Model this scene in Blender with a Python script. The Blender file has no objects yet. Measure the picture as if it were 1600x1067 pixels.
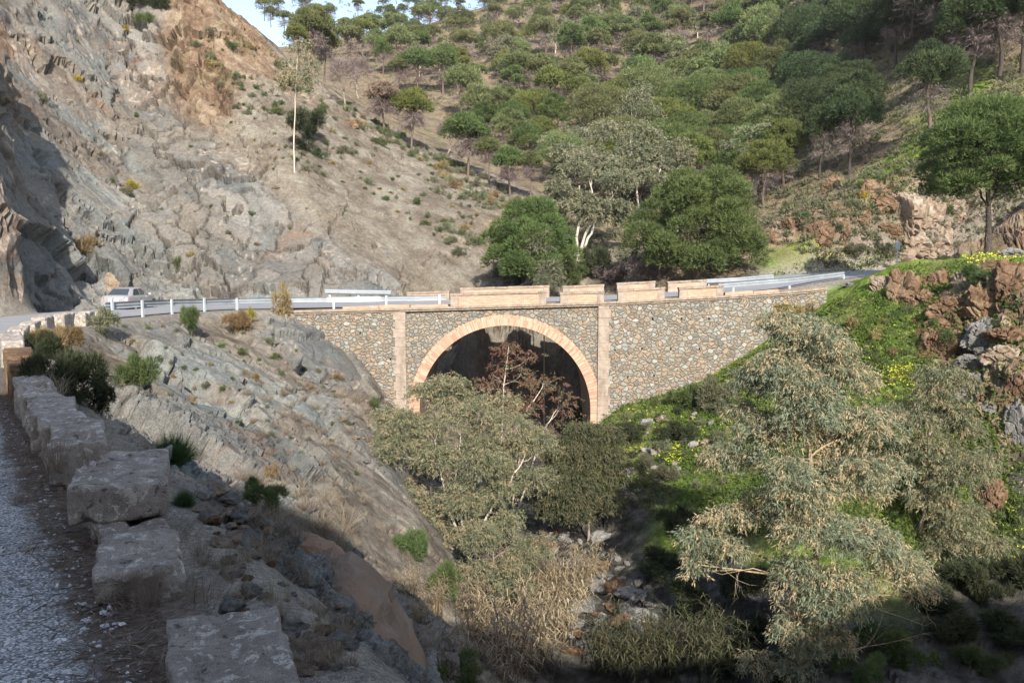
import bpy, math, random
import numpy as np
from mathutils import Vector, Matrix, Euler
R = math.radians
SC = bpy.context.scene
COL = SC.collection
rng = np.random.default_rng(7)
random.seed(7)

# ------------------------------------------------------------------ camera (eye of the photographer, at the origin)
FPX = 1280.0
PITCH = math.atan(135.5 / FPX)
CP, SP = math.cos(PITCH), math.sin(PITCH)
cd = bpy.data.cameras.new('camera')
cam = bpy.data.objects.new('camera', cd)
COL.objects.link(cam)
cam.location = (0, 0, 0)
cam.rotation_euler = (math.pi / 2 - PITCH, 0, 0)
cd.sensor_width = 36.0
cd.lens = 36.0 * FPX / 1600.0
cd.clip_start = 0.1
cd.clip_end = 3000
SC.camera = cam

def at_px(px, py):
    """photo pixel -> (X/Y, Z/Y) of its line of sight"""
    u = (px - 800.0) / FPX
    v = (533.5 - py) / FPX
    dy = CP + v * SP
    dz = -SP + v * CP
    return u / dy, dz / dy

def P(px, py, Y):
    a, t = at_px(px, py)
    return np.array((a * Y, Y, t * Y))

# ------------------------------------------------------------------ world and sun
SUN_EL, SUN_AZ = R(31), R(9)      # the sun stands behind the photographer, a little to the right
w = bpy.data.worlds.new('World')
SC.world = w
w.use_nodes = True
nt = w.node_tree
nt.nodes.clear()
sky = nt.nodes.new('ShaderNodeTexSky')
sky.sky_type = 'NISHITA'
sky.sun_disc = False
sky.sun_elevation = SUN_EL
sky.sun_rotation = math.pi - SUN_AZ
sky.air_density = 1.0
sky.dust_density = 1.0
sky.ozone_density = 1.0
bg = nt.nodes.new('ShaderNodeBackground')
bg.inputs['Strength'].default_value = 0.13
wo = nt.nodes.new('ShaderNodeOutputWorld')
hsn = nt.nodes.new('ShaderNodeHueSaturation')
hsn.inputs['Saturation'].default_value = 0.85
nt.links.new(sky.outputs[0], hsn.inputs['Color'])
nt.links.new(hsn.outputs[0], bg.inputs[0])
nt.links.new(bg.outputs[0], wo.inputs[0])
sl = bpy.data.lights.new('sun', 'SUN')
sl.energy = 3.7
sl.angle = R(0.5)
sl.color = (1.0, 0.945, 0.85)
so = bpy.data.objects.new('sun', sl)
COL.objects.link(so)
ldir = Vector((-math.sin(SUN_AZ) * math.cos(SUN_EL), math.cos(SUN_AZ) * math.cos(SUN_EL), -math.sin(SUN_EL)))
so.rotation_euler = ldir.to_track_quat('-Z', 'Y').to_euler()
so.location = (20, -60, 60)
vs = SC.view_settings
vs.view_transform = 'Standard'
vs.look = 'None'
vs.exposure = 1.1
vs.gamma = 1.0
SC.cycles.max_bounces = 5
SC.cycles.diffuse_bounces = 3
SC.cycles.glossy_bounces = 2
SC.cycles.transmission_bounces = 3
SC.cycles.transparent_max_bounces = 4
SC.cycles.use_adaptive_sampling = True
SC.cycles.adaptive_threshold = 0.015
SC.cycles.use_denoising = True
try:
    SC.cycles.denoiser = 'OPENIMAGEDENOISE'
except Exception:
    pass

# ------------------------------------------------------------------ scene helpers
def tag(o, label=None, cat=None, group=None, kind=None):
    if label: o['label'] = label
    if cat: o['category'] = cat
    if group: o['group'] = group
    if kind: o['kind'] = kind
    return o

def link(name, me, mats=None, parent=None, loc=None):
    o = bpy.data.objects.new(name, me)
    COL.objects.link(o)
    if mats is not None:
        for m in (mats if isinstance(mats, (list, tuple)) else [mats]):
            if m.name not in [x.name for x in me.materials if x]:
                me.materials.append(m)
    if parent is not None: o.parent = parent
    if loc is not None: o.location = loc
    return o

def empty(name, loc=(0, 0, 0), rz=0.0):
    o = bpy.data.objects.new(name, None)
    COL.objects.link(o)
    o.location = loc
    o.rotation_euler = (0, 0, rz)
    o.empty_display_size = 0.3
    return o

def kids(o):
    return [c for c in COL.objects if c.parent == o]

PROTO_KIDS = {}
def dup(root, loc, rz=0.0, sc=1.0, label=None, group=None, cat=None, tree=None):
    """copy of a thing with copies of its parts and sub-parts; tree = [(part, [sub-parts])]"""
    r = root.copy(); COL.objects.link(r)
    r.location = loc
    r.rotation_euler = (root.rotation_euler[0], root.rotation_euler[1], rz)
    r.scale = (sc, sc, sc) if np.isscalar(sc) else sc
    if label: r['label'] = label
    if group: r['group'] = group
    if cat: r['category'] = cat
    if tree is None:
        tree = PROTO_KIDS.get(root.name)
        if tree is None:
            tree = [(c, kids(c)) for c in kids(root)]
            PROTO_KIDS[root.name] = tree
    for part, subs in tree:
        c = part.copy(); COL.objects.link(c); c.parent = r
        for s in subs:
            d = s.copy(); COL.objects.link(d); d.parent = c
    return r

def mesh_np(name, V, F, rnd=None, uv=None, smooth=False, mat_idx=None):
    """mesh from numpy arrays; F is (n,3) or (n,4), or a list of such arrays"""
    V = np.asarray(V, dtype=np.float32)
    Fs = F if isinstance(F, list) else [F]
    Fs = [np.asarray(f, dtype=np.int32) for f in Fs if len(f)]
    me = bpy.data.meshes.new(name)
    me.vertices.add(len(V))
    me.vertices.foreach_set('co', V.ravel())
    nl = sum(f.size for f in Fs); nf = sum(len(f) for f in Fs)
    me.loops.add(nl); me.polygons.add(nf)
    me.loops.foreach_set('vertex_index', np.concatenate([f.ravel() for f in Fs]))
    tot = np.concatenate([np.full(len(f), f.shape[1], dtype=np.int32) for f in Fs])
    st = np.concatenate([[0], np.cumsum(tot)[:-1]]).astype(np.int32)
    me.polygons.foreach_set('loop_start', st)
    me.polygons.foreach_set('loop_total', tot)
    me.polygons.foreach_set('use_smooth', np.full(nf, smooth, dtype=bool))
    if mat_idx is not None:
        me.polygons.foreach_set('material_index', np.asarray(mat_idx, dtype=np.int32))
    if rnd is not None:
        at = me.attributes.new('rnd', 'FLOAT', 'FACE')
        at.data.foreach_set('value', np.asarray(rnd, dtype=np.float32))
    if uv is not None:
        l = me.uv_layers.new(name='UVMap')
        idx = np.concatenate([f.ravel() for f in Fs])
        l.data.foreach_set('uv', np.asarray(uv, dtype=np.float32)[idx].ravel())
    me.update(calc_edges=True)
    return me

class MB:
    """collects boxes, tubes and quads of ONE mesh"""
    def __init__(self): self.v = []; self.q = []; self.t = []; self.n = 0
    def add(self, V, Q=None, T=None):
        V = np.asarray(V, dtype=float)
        if Q is not None and len(Q): self.q.append(np.asarray(Q) + self.n)
        if T is not None and len(T): self.t.append(np.asarray(T) + self.n)
        self.v.append(V); self.n += len(V)
        return self
    def hexa(self, c8):
        return self.add(c8, [[0, 3, 2, 1], [4, 5, 6, 7], [0, 1, 5, 4], [1, 2, 6, 5], [2, 3, 7, 6], [3, 0, 4, 7]])
    def box(self, x0, x1, y0, y1, z0, z1):
        return self.hexa([(x0, y0, z0), (x1, y0, z0), (x1, y1, z0), (x0, y1, z0), (x0, y0, z1), (x1, y0, z1), (x1, y1, z1), (x0, y1, z1)])
    def tube(self, pts, rad, n=8, cap=True):
        V, Q = tube_np(pts, rad, n)
        T = []
        if cap:
            k = len(pts)
            base = len(V)
            V = np.vstack([V, pts[0], pts[-1]])
            for i in range(n):
                T.append([base, (i + 1) % n, i])
                T.append([base + 1, (k - 1) * n + i, (k - 1) * n + (i + 1) % n])
        return self.add(V, Q, T)
    def mesh(self, name, smooth=False):
        V = np.vstack(self.v); F = []
        if self.q: F.append(np.vstack(self.q))
        if self.t: F.append(np.vstack(self.t))
        return mesh_np(name, V, F, smooth=smooth)
    def build(self, name, mat, parent=None, smooth=False, bevel=0.0, loc=None):
        o = link(name, self.mesh(name, smooth), mat, parent, loc)
        if bevel:
            b = o.modifiers.new('edge', 'BEVEL'); b.width = bevel; b.segments = 2; b.limit_method = 'ANGLE'
        return o

def tube_np(pts, rad, n=8):
    pts = np.asarray(pts, dtype=float)
    k = len(pts)
    rad = np.broadcast_to(np.asarray(rad, dtype=float), (k,))
    tg = np.gradient(pts, axis=0)
    tg /= np.linalg.norm(tg, axis=1, keepdims=True) + 1e-9
    ref = np.array((0.31, 0.17, 0.93)) if abs(tg[0][2]) < 0.8 else np.array((0.95, 0.2, 0.1))
    V = np.zeros((k, n, 3))
    a = np.linspace(0, 2 * np.pi, n, endpoint=False)
    for i in range(k):
        b = np.cross(tg[i], ref); b /= np.linalg.norm(b) + 1e-9
        c = np.cross(tg[i], b)
        V[i] = pts[i] + rad[i] * (np.cos(a)[:, None] * b - np.sin(a)[:, None] * c)
    idx = np.arange(k * n).reshape(k, n)
    Q = np.stack([idx[:-1], np.roll(idx, -1, 1)[:-1], np.roll(idx, -1, 1)[1:], idx[1:]], axis=-1).reshape(-1, 4)
    return V.reshape(-1, 3), Q

# ------------------------------------------------------------------ noise in numpy
def _h(ix, iy, iz, s):
    x = (ix.astype(np.int64) * 374761393 + iy.astype(np.int64) * 668265263 + iz.astype(np.int64) * 2147483647 % 4294967291 + s * 1274126177) & 0xFFFFFFFF
    x = ((x ^ (x >> 13)) * 1274126177) & 0xFFFFFFFF
    x = ((x ^ (x >> 16)) * 2246822519) & 0xFFFFFFFF
    return ((x ^ (x >> 15)) & 0xFFFFFF).astype(np.float32) / 16777216.0

def vnoise(p, s=0):
    f = np.floor(p); i = f.astype(np.int64); u = (p - f).astype(np.float32)
    u = u * u * u * (u * (u * 6 - 15) + 10)
    r = 0
    for dx in (0, 1):
        wx = u[:, 0] if dx else 1 - u[:, 0]
        for dy in (0, 1):
            wy = u[:, 1] if dy else 1 - u[:, 1]
            for dz in (0, 1):
                wz = u[:, 2] if dz else 1 - u[:, 2]
                r = r + wx * wy * wz * _h(i[:, 0] + dx, i[:, 1] + dy, i[:, 2] + dz, s)
    return r * 2 - 1

def fbm(p, oct=4, s=0, gain=0.5, lac=2.03):
    a, r, t = 1.0, 0, 0
    for k in range(oct):
        r = r + a * vnoise(p, s + k * 17); t += a
        a *= gain; p = p * lac + 3.7
    return r / t

def ridged(p, oct=4, s=0):
    a, r, t = 1.0, 0, 0
    for k in range(oct):
        r = r + a * (1 - 2 * np.abs(vnoise(p, s + k * 13))); t += a
        a *= 0.5; p = p * 2.1 + 1.3
    return r / t

def facets(p, s=0, tilt=0.9):
    """blocky rock: every jittered cell carries its own tilted plane; returns (height, edge distance, cell value)"""
    n = len(p)
    f = np.floor(p).astype(np.int64)
    d1 = np.full(n, 9.0, np.float32); d2 = np.full(n, 9.0, np.float32)
    hh = np.zeros(n, np.float32); cv = np.zeros(n, np.float32)
    for dx in (-1, 0, 1):
        for dy in (-1, 0, 1):
            for dz in (-1, 0, 1):
                cx, cy, cz = f[:, 0] + dx, f[:, 1] + dy, f[:, 2] + dz
                j0, j1, j2 = _h(cx, cy, cz, s), _h(cx, cy, cz, s + 1), _h(cx, cy, cz, s + 2)
                ex = (p[:, 0] - cx - j0).astype(np.float32); ey = (p[:, 1] - cy - j1).astype(np.float32); ez = (p[:, 2] - cz - j2).astype(np.float32)
                d = np.sqrt(ex * ex + ey * ey + ez * ez)
                c = d < d1
                d2 = np.where(c, d1, np.minimum(d2, d))
                g0, g1, g2, g3 = _h(cx, cy, cz, s + 3), _h(cx, cy, cz, s + 4), _h(cx, cy, cz, s + 5), _h(cx, cy, cz, s + 6)
                h = (g3 * 2 - 1) * 0.6 + tilt * ((g0 * 2 - 1) * ex + (g1 * 2 - 1) * ey + (g2 * 2 - 1) * ez)
                hh = np.where(c, h, hh); cv = np.where(c, j1, cv)
                d1 = np.where(c, d, d1)
    return hh, d2 - d1, cv

def sstep(a, b, x):
    t = np.clip((x - a) / (b - a), 0, 1)
    return t * t * (3 - 2 * t)
# ------------------------------------------------------------------ materials (all procedural)
class NT:
    def __init__(self, name):
        self.m = bpy.data.materials.new(name)
        self.m.use_nodes = True
        self.t = self.m.node_tree
        self.t.nodes.clear()
        self.out = self.t.nodes.new('ShaderNodeOutputMaterial')
    def n(self, typ, **kw):
        nd = self.t.nodes.new('ShaderNode' + typ)
        for k, v in kw.items(): setattr(nd, k, v)
        return nd
    def l(self, a, b): self.t.links.new(a, b)
    def put(self, sock, v):
        if isinstance(v, bpy.types.NodeSocket): self.l(v, sock)
        elif v is not None: sock.default_value = (*v, 1.0) if isinstance(v, tuple) and len(v) == 3 and sock.type == 'RGBA' else v
    def attr(self, name, typ='GEOMETRY'):
        nd = self.n('Attribute'); nd.attribute_name = name; nd.attribute_type = typ
        return nd
    def coord(self, which='Object'): return self.n('TexCoord').outputs[which]
    def mapping(self, vec, scale=(1, 1, 1), rot=(0, 0, 0), loc=(0, 0, 0)):
        nd = self.n('Mapping'); self.l(vec, nd.inputs[0])
        nd.inputs['Scale'].default_value = scale; nd.inputs['Rotation'].default_value = rot; nd.inputs['Location'].default_value = loc
        return nd.outputs[0]
    def noise(self, vec, scale, detail=6, rough=0.6, dist=0.0, out='Fac'):
        nd = self.n('TexNoise'); self.put(nd.inputs['Vector'], vec)
        nd.inputs['Scale'].default_value = scale; nd.inputs['Detail'].default_value = detail
        nd.inputs['Roughness'].default_value = rough; nd.inputs['Distortion'].default_value = dist
        return nd.outputs[out]
    def voro(self, vec, scale, feature='F1', out='Distance', rnd=1.0):
        nd = self.n('TexVoronoi'); nd.feature = feature; self.put(nd.inputs['Vector'], vec)
        nd.inputs['Scale'].default_value = scale; nd.inputs['Randomness'].default_value = rnd
        return nd.outputs[out]
    def ramp(self, fac, stops, interp='LINEAR'):
        nd = self.n('ValToRGB'); self.l(fac, nd.inputs[0])
        cr = nd.color_ramp; cr.interpolation = interp
        while len(cr.elements) > len(stops): cr.elements.remove(cr.elements[-1])
        while len(cr.elements) < len(stops): cr.elements.new(0.5)
        for e, (p, c) in zip(cr.elements, stops):
            e.position = p
            e.color = (*c, 1.0) if len(c) == 3 else c
        return nd.outputs[0]
    def step(self, fac, a, b):
        nd = self.n('MapRange'); nd.interpolation_type = 'SMOOTHSTEP'
        self.l(fac, nd.inputs[0]); nd.inputs[1].default_value = a; nd.inputs[2].default_value = b
        return nd.outputs[0]
    def mix(self, fac, a, b, mode='MIX'):
        nd = self.n('Mix'); nd.data_type = 'RGBA'; nd.blend_type = mode
        self.put(nd.inputs[0], fac); self.put(nd.inputs[6], a); self.put(nd.inputs[7], b)
        return nd.outputs[2]
    def math(self, op, a, b=None):
        nd = self.n('Math'); nd.operation = op
        self.put(nd.inputs[0], a)
        if b is not None: self.put(nd.inputs[1], b)
        return nd.outputs[0]
    def bump(self, h, strength=0.5, dist=0.05, normal=None):
        nd = self.n('Bump'); self.l(h, nd.inputs['Height'])
        nd.inputs['Strength'].default_value = strength; nd.inputs['Distance'].default_value = dist
        if normal is not None: self.l(normal, nd.inputs['Normal'])
        return nd.outputs[0]
    def principled(self, col, rough=0.9, normal=None, spec=0.2, metal=0.0):
        b = self.n('BsdfPrincipled')
        self.put(b.inputs['Base Color'], col); self.put(b.inputs['Roughness'], rough)
        b.inputs['Specular IOR Level'].default_value = spec
        self.put(b.inputs['Metallic'], metal)
        if normal is not None: self.l(normal, b.inputs['Normal'])
        self.l(b.outputs[0], self.out.inputs[0])
        return b

def vmix(c, k): return tuple(x * k for x in c)

def simple(name, col, rough=0.6, spec=0.4, metal=0.0, var=0.0, nscale=6.0):
    T = NT(name)
    c = col
    if var:
        f = T.noise(T.coord(), nscale, 5)
        c = T.ramp(f, [(0.25, vmix(col, 1 - var)), (0.75, vmix(col, 1 + var))])
    T.principled(c, rough, spec=spec, metal=metal)
    return T.m

def leaf_mat(name, cols, trans=0.3, rough=0.7, varobj=0.12, spec=0.25):
    """foliage: per-leaf colour from the face attribute, per-plant variation from the object's random number, some light through the leaf"""
    T = NT(name)
    a = T.attr('rnd').outputs['Fac']
    c = T.ramp(a, [(i / (len(cols) - 1), c) for i, c in enumerate(cols)])
    oi = T.n('ObjectInfo')
    v = T.n('MapRange'); T.l(oi.outputs['Random'], v.inputs[0]); v.inputs[3].default_value = 1 - varobj; v.inputs[4].default_value = 1 + varobj
    hs = T.n('HueSaturation'); T.l(c, hs.inputs['Color']); T.l(v.outputs[0], hs.inputs['Value'])
    v2 = T.n('MapRange'); T.l(oi.outputs['Random'], v2.inputs[0]); v2.inputs[3].default_value = 0.5 - varobj * .12; v2.inputs[4].default_value = 0.5 + varobj * .12
    T.l(v2.outputs[0], hs.inputs['Hue'])
    b = T.n('BsdfPrincipled'); T.l(hs.outputs[0], b.inputs['Base Color']); b.inputs['Roughness'].default_value = rough
    b.inputs['Specular IOR Level'].default_value = spec
    tr = T.n('BsdfTranslucent'); T.l(hs.outputs[0], tr.inputs['Color'])
    mx = T.n('MixShader'); mx.inputs[0].default_value = trans
    T.l(b.outputs[0], mx.inputs[1]); T.l(tr.outputs[0], mx.inputs[2]); T.l(mx.outputs[0], T.out.inputs[0])
    return T.m

def bark_mat(name, c0, c1, scale=(6, 6, 1.2)):
    T = NT(name)
    v = T.mapping(T.coord(), scale)
    f = T.noise(v, 2.0, 6, 0.65)
    c = T.ramp(f, [(0.3, c0), (0.7, c1)])
    T.principled(c, 0.9, T.bump(f, 0.6, 0.03), spec=0.1)
    return T.m

def terrain_mat():
    """ground colours (rock bands, rust, quartz veins, soil, grass) are stored with the surface points; the shader adds grain, pebbles and relief"""
    T = NT('hillside_rock_and_soil')
    co = T.coord()
    c = T.attr('ground_col').outputs['Color']
    m = T.attr('ground_mask').outputs['Color']; s1 = T.n('SeparateColor'); T.l(m, s1.inputs[0])
    rock, near = s1.outputs[0], s1.outputs[1]
    fine = T.noise(co, 4.0, 5, 0.72)
    vf = T.noise(co, 30.0, 3, 0.7)
    g = T.ramp(fine, [(0.25, (0.55, 0.54, 0.53)), (0.5, (1.0, 1.0, 1.0)), (0.75, (1.42, 1.40, 1.36))])
    c = T.mix(1.0, c, g, 'MULTIPLY')
    g2 = T.ramp(vf, [(0.3, (0.58, 0.58, 0.58)), (0.5, (1, 1, 1)), (0.7, (1.5, 1.48, 1.44))])
    c = T.mix(1.0, c, g2, 'MULTIPLY')
    ww = T.noise(co, 130.0, 2, 0.7)
    g3 = T.ramp(ww, [(0.32, (0.62, 0.62, 0.62)), (0.5, (1, 1, 1)), (0.68, (1.5, 1.48, 1.45))])
    c = T.mix(near, c, T.mix(1.0, c, g3, 'MULTIPLY'))
    h = T.math('ADD', fine, T.math('MULTIPLY', vf, 0.22))
    h = T.math('ADD', h, T.math('MULTIPLY', ww, 0.05))
    T.principled(c, 0.95, T.bump(h, 0.9, 0.12), spec=0.1)
    return T.m

def rock_mat(name, cols, scale=1.0, lichen=0.3):
    T = NT(name)
    co = T.coord()
    oi = T.n('ObjectInfo')
    cv = T.n('VectorMath'); cv.operation = 'ADD'; T.l(co, cv.inputs[0])
    mm = T.n('Combine' 'XYZ'); r10 = T.math('MULTIPLY', oi.outputs['Random'], 37.0)
    for k in range(3): T.l(r10, mm.inputs[k])
    T.l(mm.outputs[0], cv.inputs[1])
    v = cv.outputs[0]
    f = T.noise(v, 1.3 * scale, 8, 0.66, 0.5)
    g = T.noise(v, 9.0 * scale, 7, 0.7)
    c = T.ramp(f, [(0.28, cols[0]), (0.5, cols[1]), (0.72, cols[2])])
    c = T.mix(T.math('MULTIPLY', T.step(g, 0.5, 0.7), lichen), c, (0.46, 0.43, 0.38))
    c = T.mix(T.math('MULTIPLY', T.math('SUBTRACT', 1.0, T.step(g, 0.3, 0.45)), 0.5), c, vmix(cols[0], 0.5))
    nb = T.bump(g, 0.9, 0.05 / scale)
    nb = T.bump(f, 0.6, 0.15 / scale, nb)
    T.principled(c, 0.95, nb, spec=0.12)
    return T.m

def masonry_mat():
    T = NT('rubble_stone_masonry')
    co = T.coord()
    v = T.mapping(co, (1.0, 1.0, 1.3))
    wob = T.mix(0.22, v, T.noise(co, 1.9, 4, out='Color'), 'ADD')
    e = T.voro(wob, 3.45, 'DISTANCE_TO_EDGE', rnd=1.0)
    cc = T.voro(wob, 3.45, 'F1', 'Color', rnd=0.9)
    s = T.n('SeparateColor'); T.l(cc, s.inputs[0])
    f = T.noise(co, 14, 5, 0.7)
    brown = T.math('ADD', T.step(T.math('ADD', s.outputs[0], T.math('MULTIPLY', T.step(T.noise(co, 0.12, 2), 0.45, 0.6), 0.25)), 0.72, 0.80), 0.0)
    c = T.ramp(s.outputs[1], [(0.0, (0.14, 0.142, 0.128)), (0.35, (0.225, 0.22, 0.19)), (0.6, (0.29, 0.262, 0.208)), (0.85, (0.245, 0.26, 0.24)), (1.0, (0.37, 0.365, 0.325))])
    c = T.mix(brown, c, T.ramp(s.outputs[2], [(0, (0.20, 0.16, 0.12)), (0.5, (0.26, 0.21, 0.155)), (1, (0.34, 0.25, 0.17))]))
    c = T.mix(T.math('MULTIPLY', T.step(f, 0.45, 0.7), 0.35), c, (0.40, 0.36, 0.30))
    mort = T.math('SUBTRACT', 1.0, T.step(T.math('ADD', e, T.math('MULTIPLY', T.math('SUBTRACT', f, 0.5), 0.07)), 0.03, 0.075))
    c = T.mix(mort, c, T.ramp(f, [(0.3, (0.33, 0.26, 0.195)), (0.7, (0.47, 0.38, 0.295))]))
    st = T.noise(T.mapping(co, (1.2, 1, 0.22)), 0.7, 5, 0.6)
    c = T.mix(T.math('MULTIPLY', T.step(st, 0.55, 0.75), 0.4), c, (0.16, 0.14, 0.115))
    h = T.math('ADD', T.step(e, 0.0, 0.13), T.math('MULTIPLY', f, 0.35))
    T.principled(c, 0.95, T.bump(h, 1.0, 0.10), spec=0.1)
    return T.m

def brick_mat(name, use_uv=False):
    T = NT(name)
    if use_uv: co = T.coord('UV')
    else: co = T.coord()
    if use_uv:
        v = co
        sx = T.n('SeparateXYZ'); T.l(v, sx.inputs[0])
        k = T.math('MULTIPLY', sx.outputs[0], 1 / 0.075)
        cell = T.math('FLOOR', k)
        half = T.math('FLOOR', T.math('MULTIPLY', sx.outputs[1], 2.2))
        wn = T.n('TexWhiteNoise'); wn.noise_dimensions = '2D'
        cb = T.n('CombineXYZ'); T.l(cell, cb.inputs[0]); T.l(half, cb.inputs[1]); T.l(cb.outputs[0], wn.inputs['Vector'])
        fr = T.math('FRACT', k)
        j = T.math('SUBTRACT', 1.0, T.step(T.math('ABSOLUTE', T.math('SUBTRACT', fr, 0.5)), 0.34, 0.44))
        c = T.ramp(wn.outputs[0], [(0.0, (0.34, 0.165, 0.105)), (0.5, (0.48, 0.265, 0.175)), (1.0, (0.57, 0.385, 0.285))])
        c = T.mix(j, (0.50, 0.37, 0.275), c)
        hgt = j
    else:
        sx = T.n('SeparateXYZ'); T.l(co, sx.inputs[0])
        cb = T.n('CombineXYZ'); T.l(T.math('ADD', sx.outputs[0], sx.outputs[1]), cb.inputs[0]); T.l(sx.outputs[2], cb.inputs[1])
        b = T.n('TexBrick'); T.l(cb.outputs[0], b.inputs['Vector'])
        b.inputs['Scale'].default_value = 1.0
        b.inputs['Brick Width'].default_value = 0.27; b.inputs['Row Height'].default_value = 0.065
        b.inputs['Mortar Size'].default_value = 0.010; b.inputs['Mortar Smooth'].default_value = 0.3
        b.inputs['Color1'].default_value = (0.40, 0.205, 0.135, 1); b.inputs['Color2'].default_value = (0.53, 0.335, 0.24, 1)
        b.inputs['Mortar'].default_value = (0.50, 0.41, 0.32, 1)
        c = b.outputs['Color']; hgt = T.math('SUBTRACT', 1.0, b.outputs['Fac'])
    f = T.noise(T.coord(), 7, 6, 0.7)
    c = T.mix(T.math('MULTIPLY', T.step(f, 0.5, 0.72), 0.5), c, (0.58, 0.45, 0.34))
    g = T.noise(T.coord(), 0.9, 5, 0.7)
    c = T.mix(T.math('MULTIPLY', T.step(g, 0.52, 0.72), 0.4), c, (0.27, 0.17, 0.11))
    T.principled(c, 0.93, T.bump(T.math('ADD', hgt, T.math('MULTIPLY', f, 0.6)), 0.5, 0.02), spec=0.12)
    return T.m

def cutstone_mat(name, c0, c1, c2, scale=1.0):
    T = NT(name)
    co = T.coord()
    f = T.noise(co, 3.0 * scale, 8, 0.68)
    g = T.noise(co, 18.0 * scale, 6, 0.7)
    c = T.ramp(f, [(0.3, c0), (0.5, c1), (0.72, c2)])
    c = T.mix(T.math('MULTIPLY', T.step(g, 0.55, 0.7), 0.3), c, vmix(c0, 0.6))
    s = T.noise(T.mapping(co, (1.5, 1.5, 0.25)), 1.1, 5, 0.6)
    c = T.mix(T.math('MULTIPLY', T.step(s, 0.52, 0.7), 0.35), c, vmix(c0, 0.55))
    T.principled(c, 0.95, T.bump(T.math('ADD', f, T.math('MULTIPLY', g, 0.5)), 0.6, 0.03 / scale), spec=0.1)
    return T.m

def concrete_mat():
    """weathered old lime-concrete of the roadside blocks: pitted, with pale patches of lichen and dark crust"""
    T = NT('weathered_block_stone')
    co = T.coord()
    oi = T.n('ObjectInfo')
    cv = T.n('VectorMath'); cv.operation = 'ADD'; T.l(co, cv.inputs[0])
    mm = T.n('CombineXYZ'); r10 = T.math('MULTIPLY', oi.outputs['Random'], 23.0)
    for k in range(3): T.l(r10, mm.inputs[k])
    T.l(mm.outputs[0], cv.inputs[1]); v = cv.outputs[0]
    f = T.noise(v, 4.0, 9, 0.68, 0.3)
    g = T.noise(v, 45.0, 5, 0.75)
    h = T.noise(v, 11.0, 8, 0.72, 0.4)
    c = T.ramp(f, [(0.3, (0.24, 0.20, 0.168)), (0.5, (0.40, 0.34, 0.29)), (0.7, (0.55, 0.485, 0.42))])
    c = T.mix(T.math('MULTIPLY', T.step(g, 0.42, 0.66), 0.35), c, (0.46, 0.42, 0.38))
    c = T.mix(T.math('MULTIPLY', T.step(h, 0.545, 0.59), 0.85), c, (0.74, 0.69, 0.61))
    c = T.mix(T.math('MULTIPLY', T.math('SUBTRACT', 1.0, T.step(h, 0.36, 0.43)), 0.8), c, (0.07, 0.066, 0.06))
    k_ = T.noise(v, 170.0, 3, 0.75)
    c = T.mix(1.0, c, T.ramp(k_, [(0.3, (0.6, 0.6, 0.6)), (0.5, (1, 1, 1)), (0.7, (1.4, 1.38, 1.35))]), 'MULTIPLY')
    pit = T.step(T.voro(v, 34, 'F1'), 0.0, 0.22)
    c = T.mix(T.math('MULTIPLY', T.math('SUBTRACT', 1.0, pit), 0.7), c, (0.07, 0.062, 0.056))
    nb = T.bump(g, 0.9, 0.016)
    nb = T.bump(T.math('ADD', h, T.math('MULTIPLY', pit, 0.25)), 1.0, 0.06, nb)
    T.principled(c, 0.97, nb, spec=0.1)
    return T.m

def asphalt_mat():
    T = NT('pale_worn_asphalt')
    co = T.coord()
    f = T.noise(co, 60, 4, 0.7); g = T.noise(co, 0.8, 6, 0.6)
    c = T.ramp(f, [(0.3, (0.19, 0.19, 0.20)), (0.7, (0.34, 0.34, 0.35))])
    c = T.mix(T.math('MULTIPLY', T.step(g, 0.45, 0.7), 0.5), c, (0.36, 0.34, 0.32))
    T.principled(c, 0.9, T.bump(f, 0.4, 0.01), spec=0.25)
    return T.m

def gravel_mat():
    T = NT('crushed_grey_gravel')
    co = T.coord()
    cc = T.voro(co, 70, 'F1', 'Color'); d = T.voro(co, 70, 'F1')
    s = T.n('SeparateColor'); T.l(cc, s.inputs[0])
    c = T.ramp(s.outputs[0], [(0.0, (0.26, 0.255, 0.25)), (0.5, (0.48, 0.47, 0.46)), (0.8, (0.62, 0.61, 0.595)), (1.0, (0.82, 0.81, 0.79))])
    c = T.mix(T.math('MULTIPLY', T.step(d, 0.4, 0.75), 0.8), c, (0.05, 0.05, 0.052))
    m = T.attr('dirt').outputs['Fac']
    big = T.noise(co, 3.0, 6, 0.7)
    dm = T.step(T.math('ADD', m, T.math('MULTIPLY', T.math('SUBTRACT', big, 0.5), 0.9)), 0.4, 0.62)
    dc = T.ramp(T.noise(co, 22, 6, 0.75), [(0.3, (0.055, 0.043, 0.034)), (0.5, (0.13, 0.10, 0.08)), (0.7, (0.26, 0.22, 0.18))])
    c = T.mix(dm, c, dc)
    T.principled(c, 0.92, T.bump(T.math('SUBTRACT', 1.0, d), 0.9, 0.012), spec=0.25)
    return T.m

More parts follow.
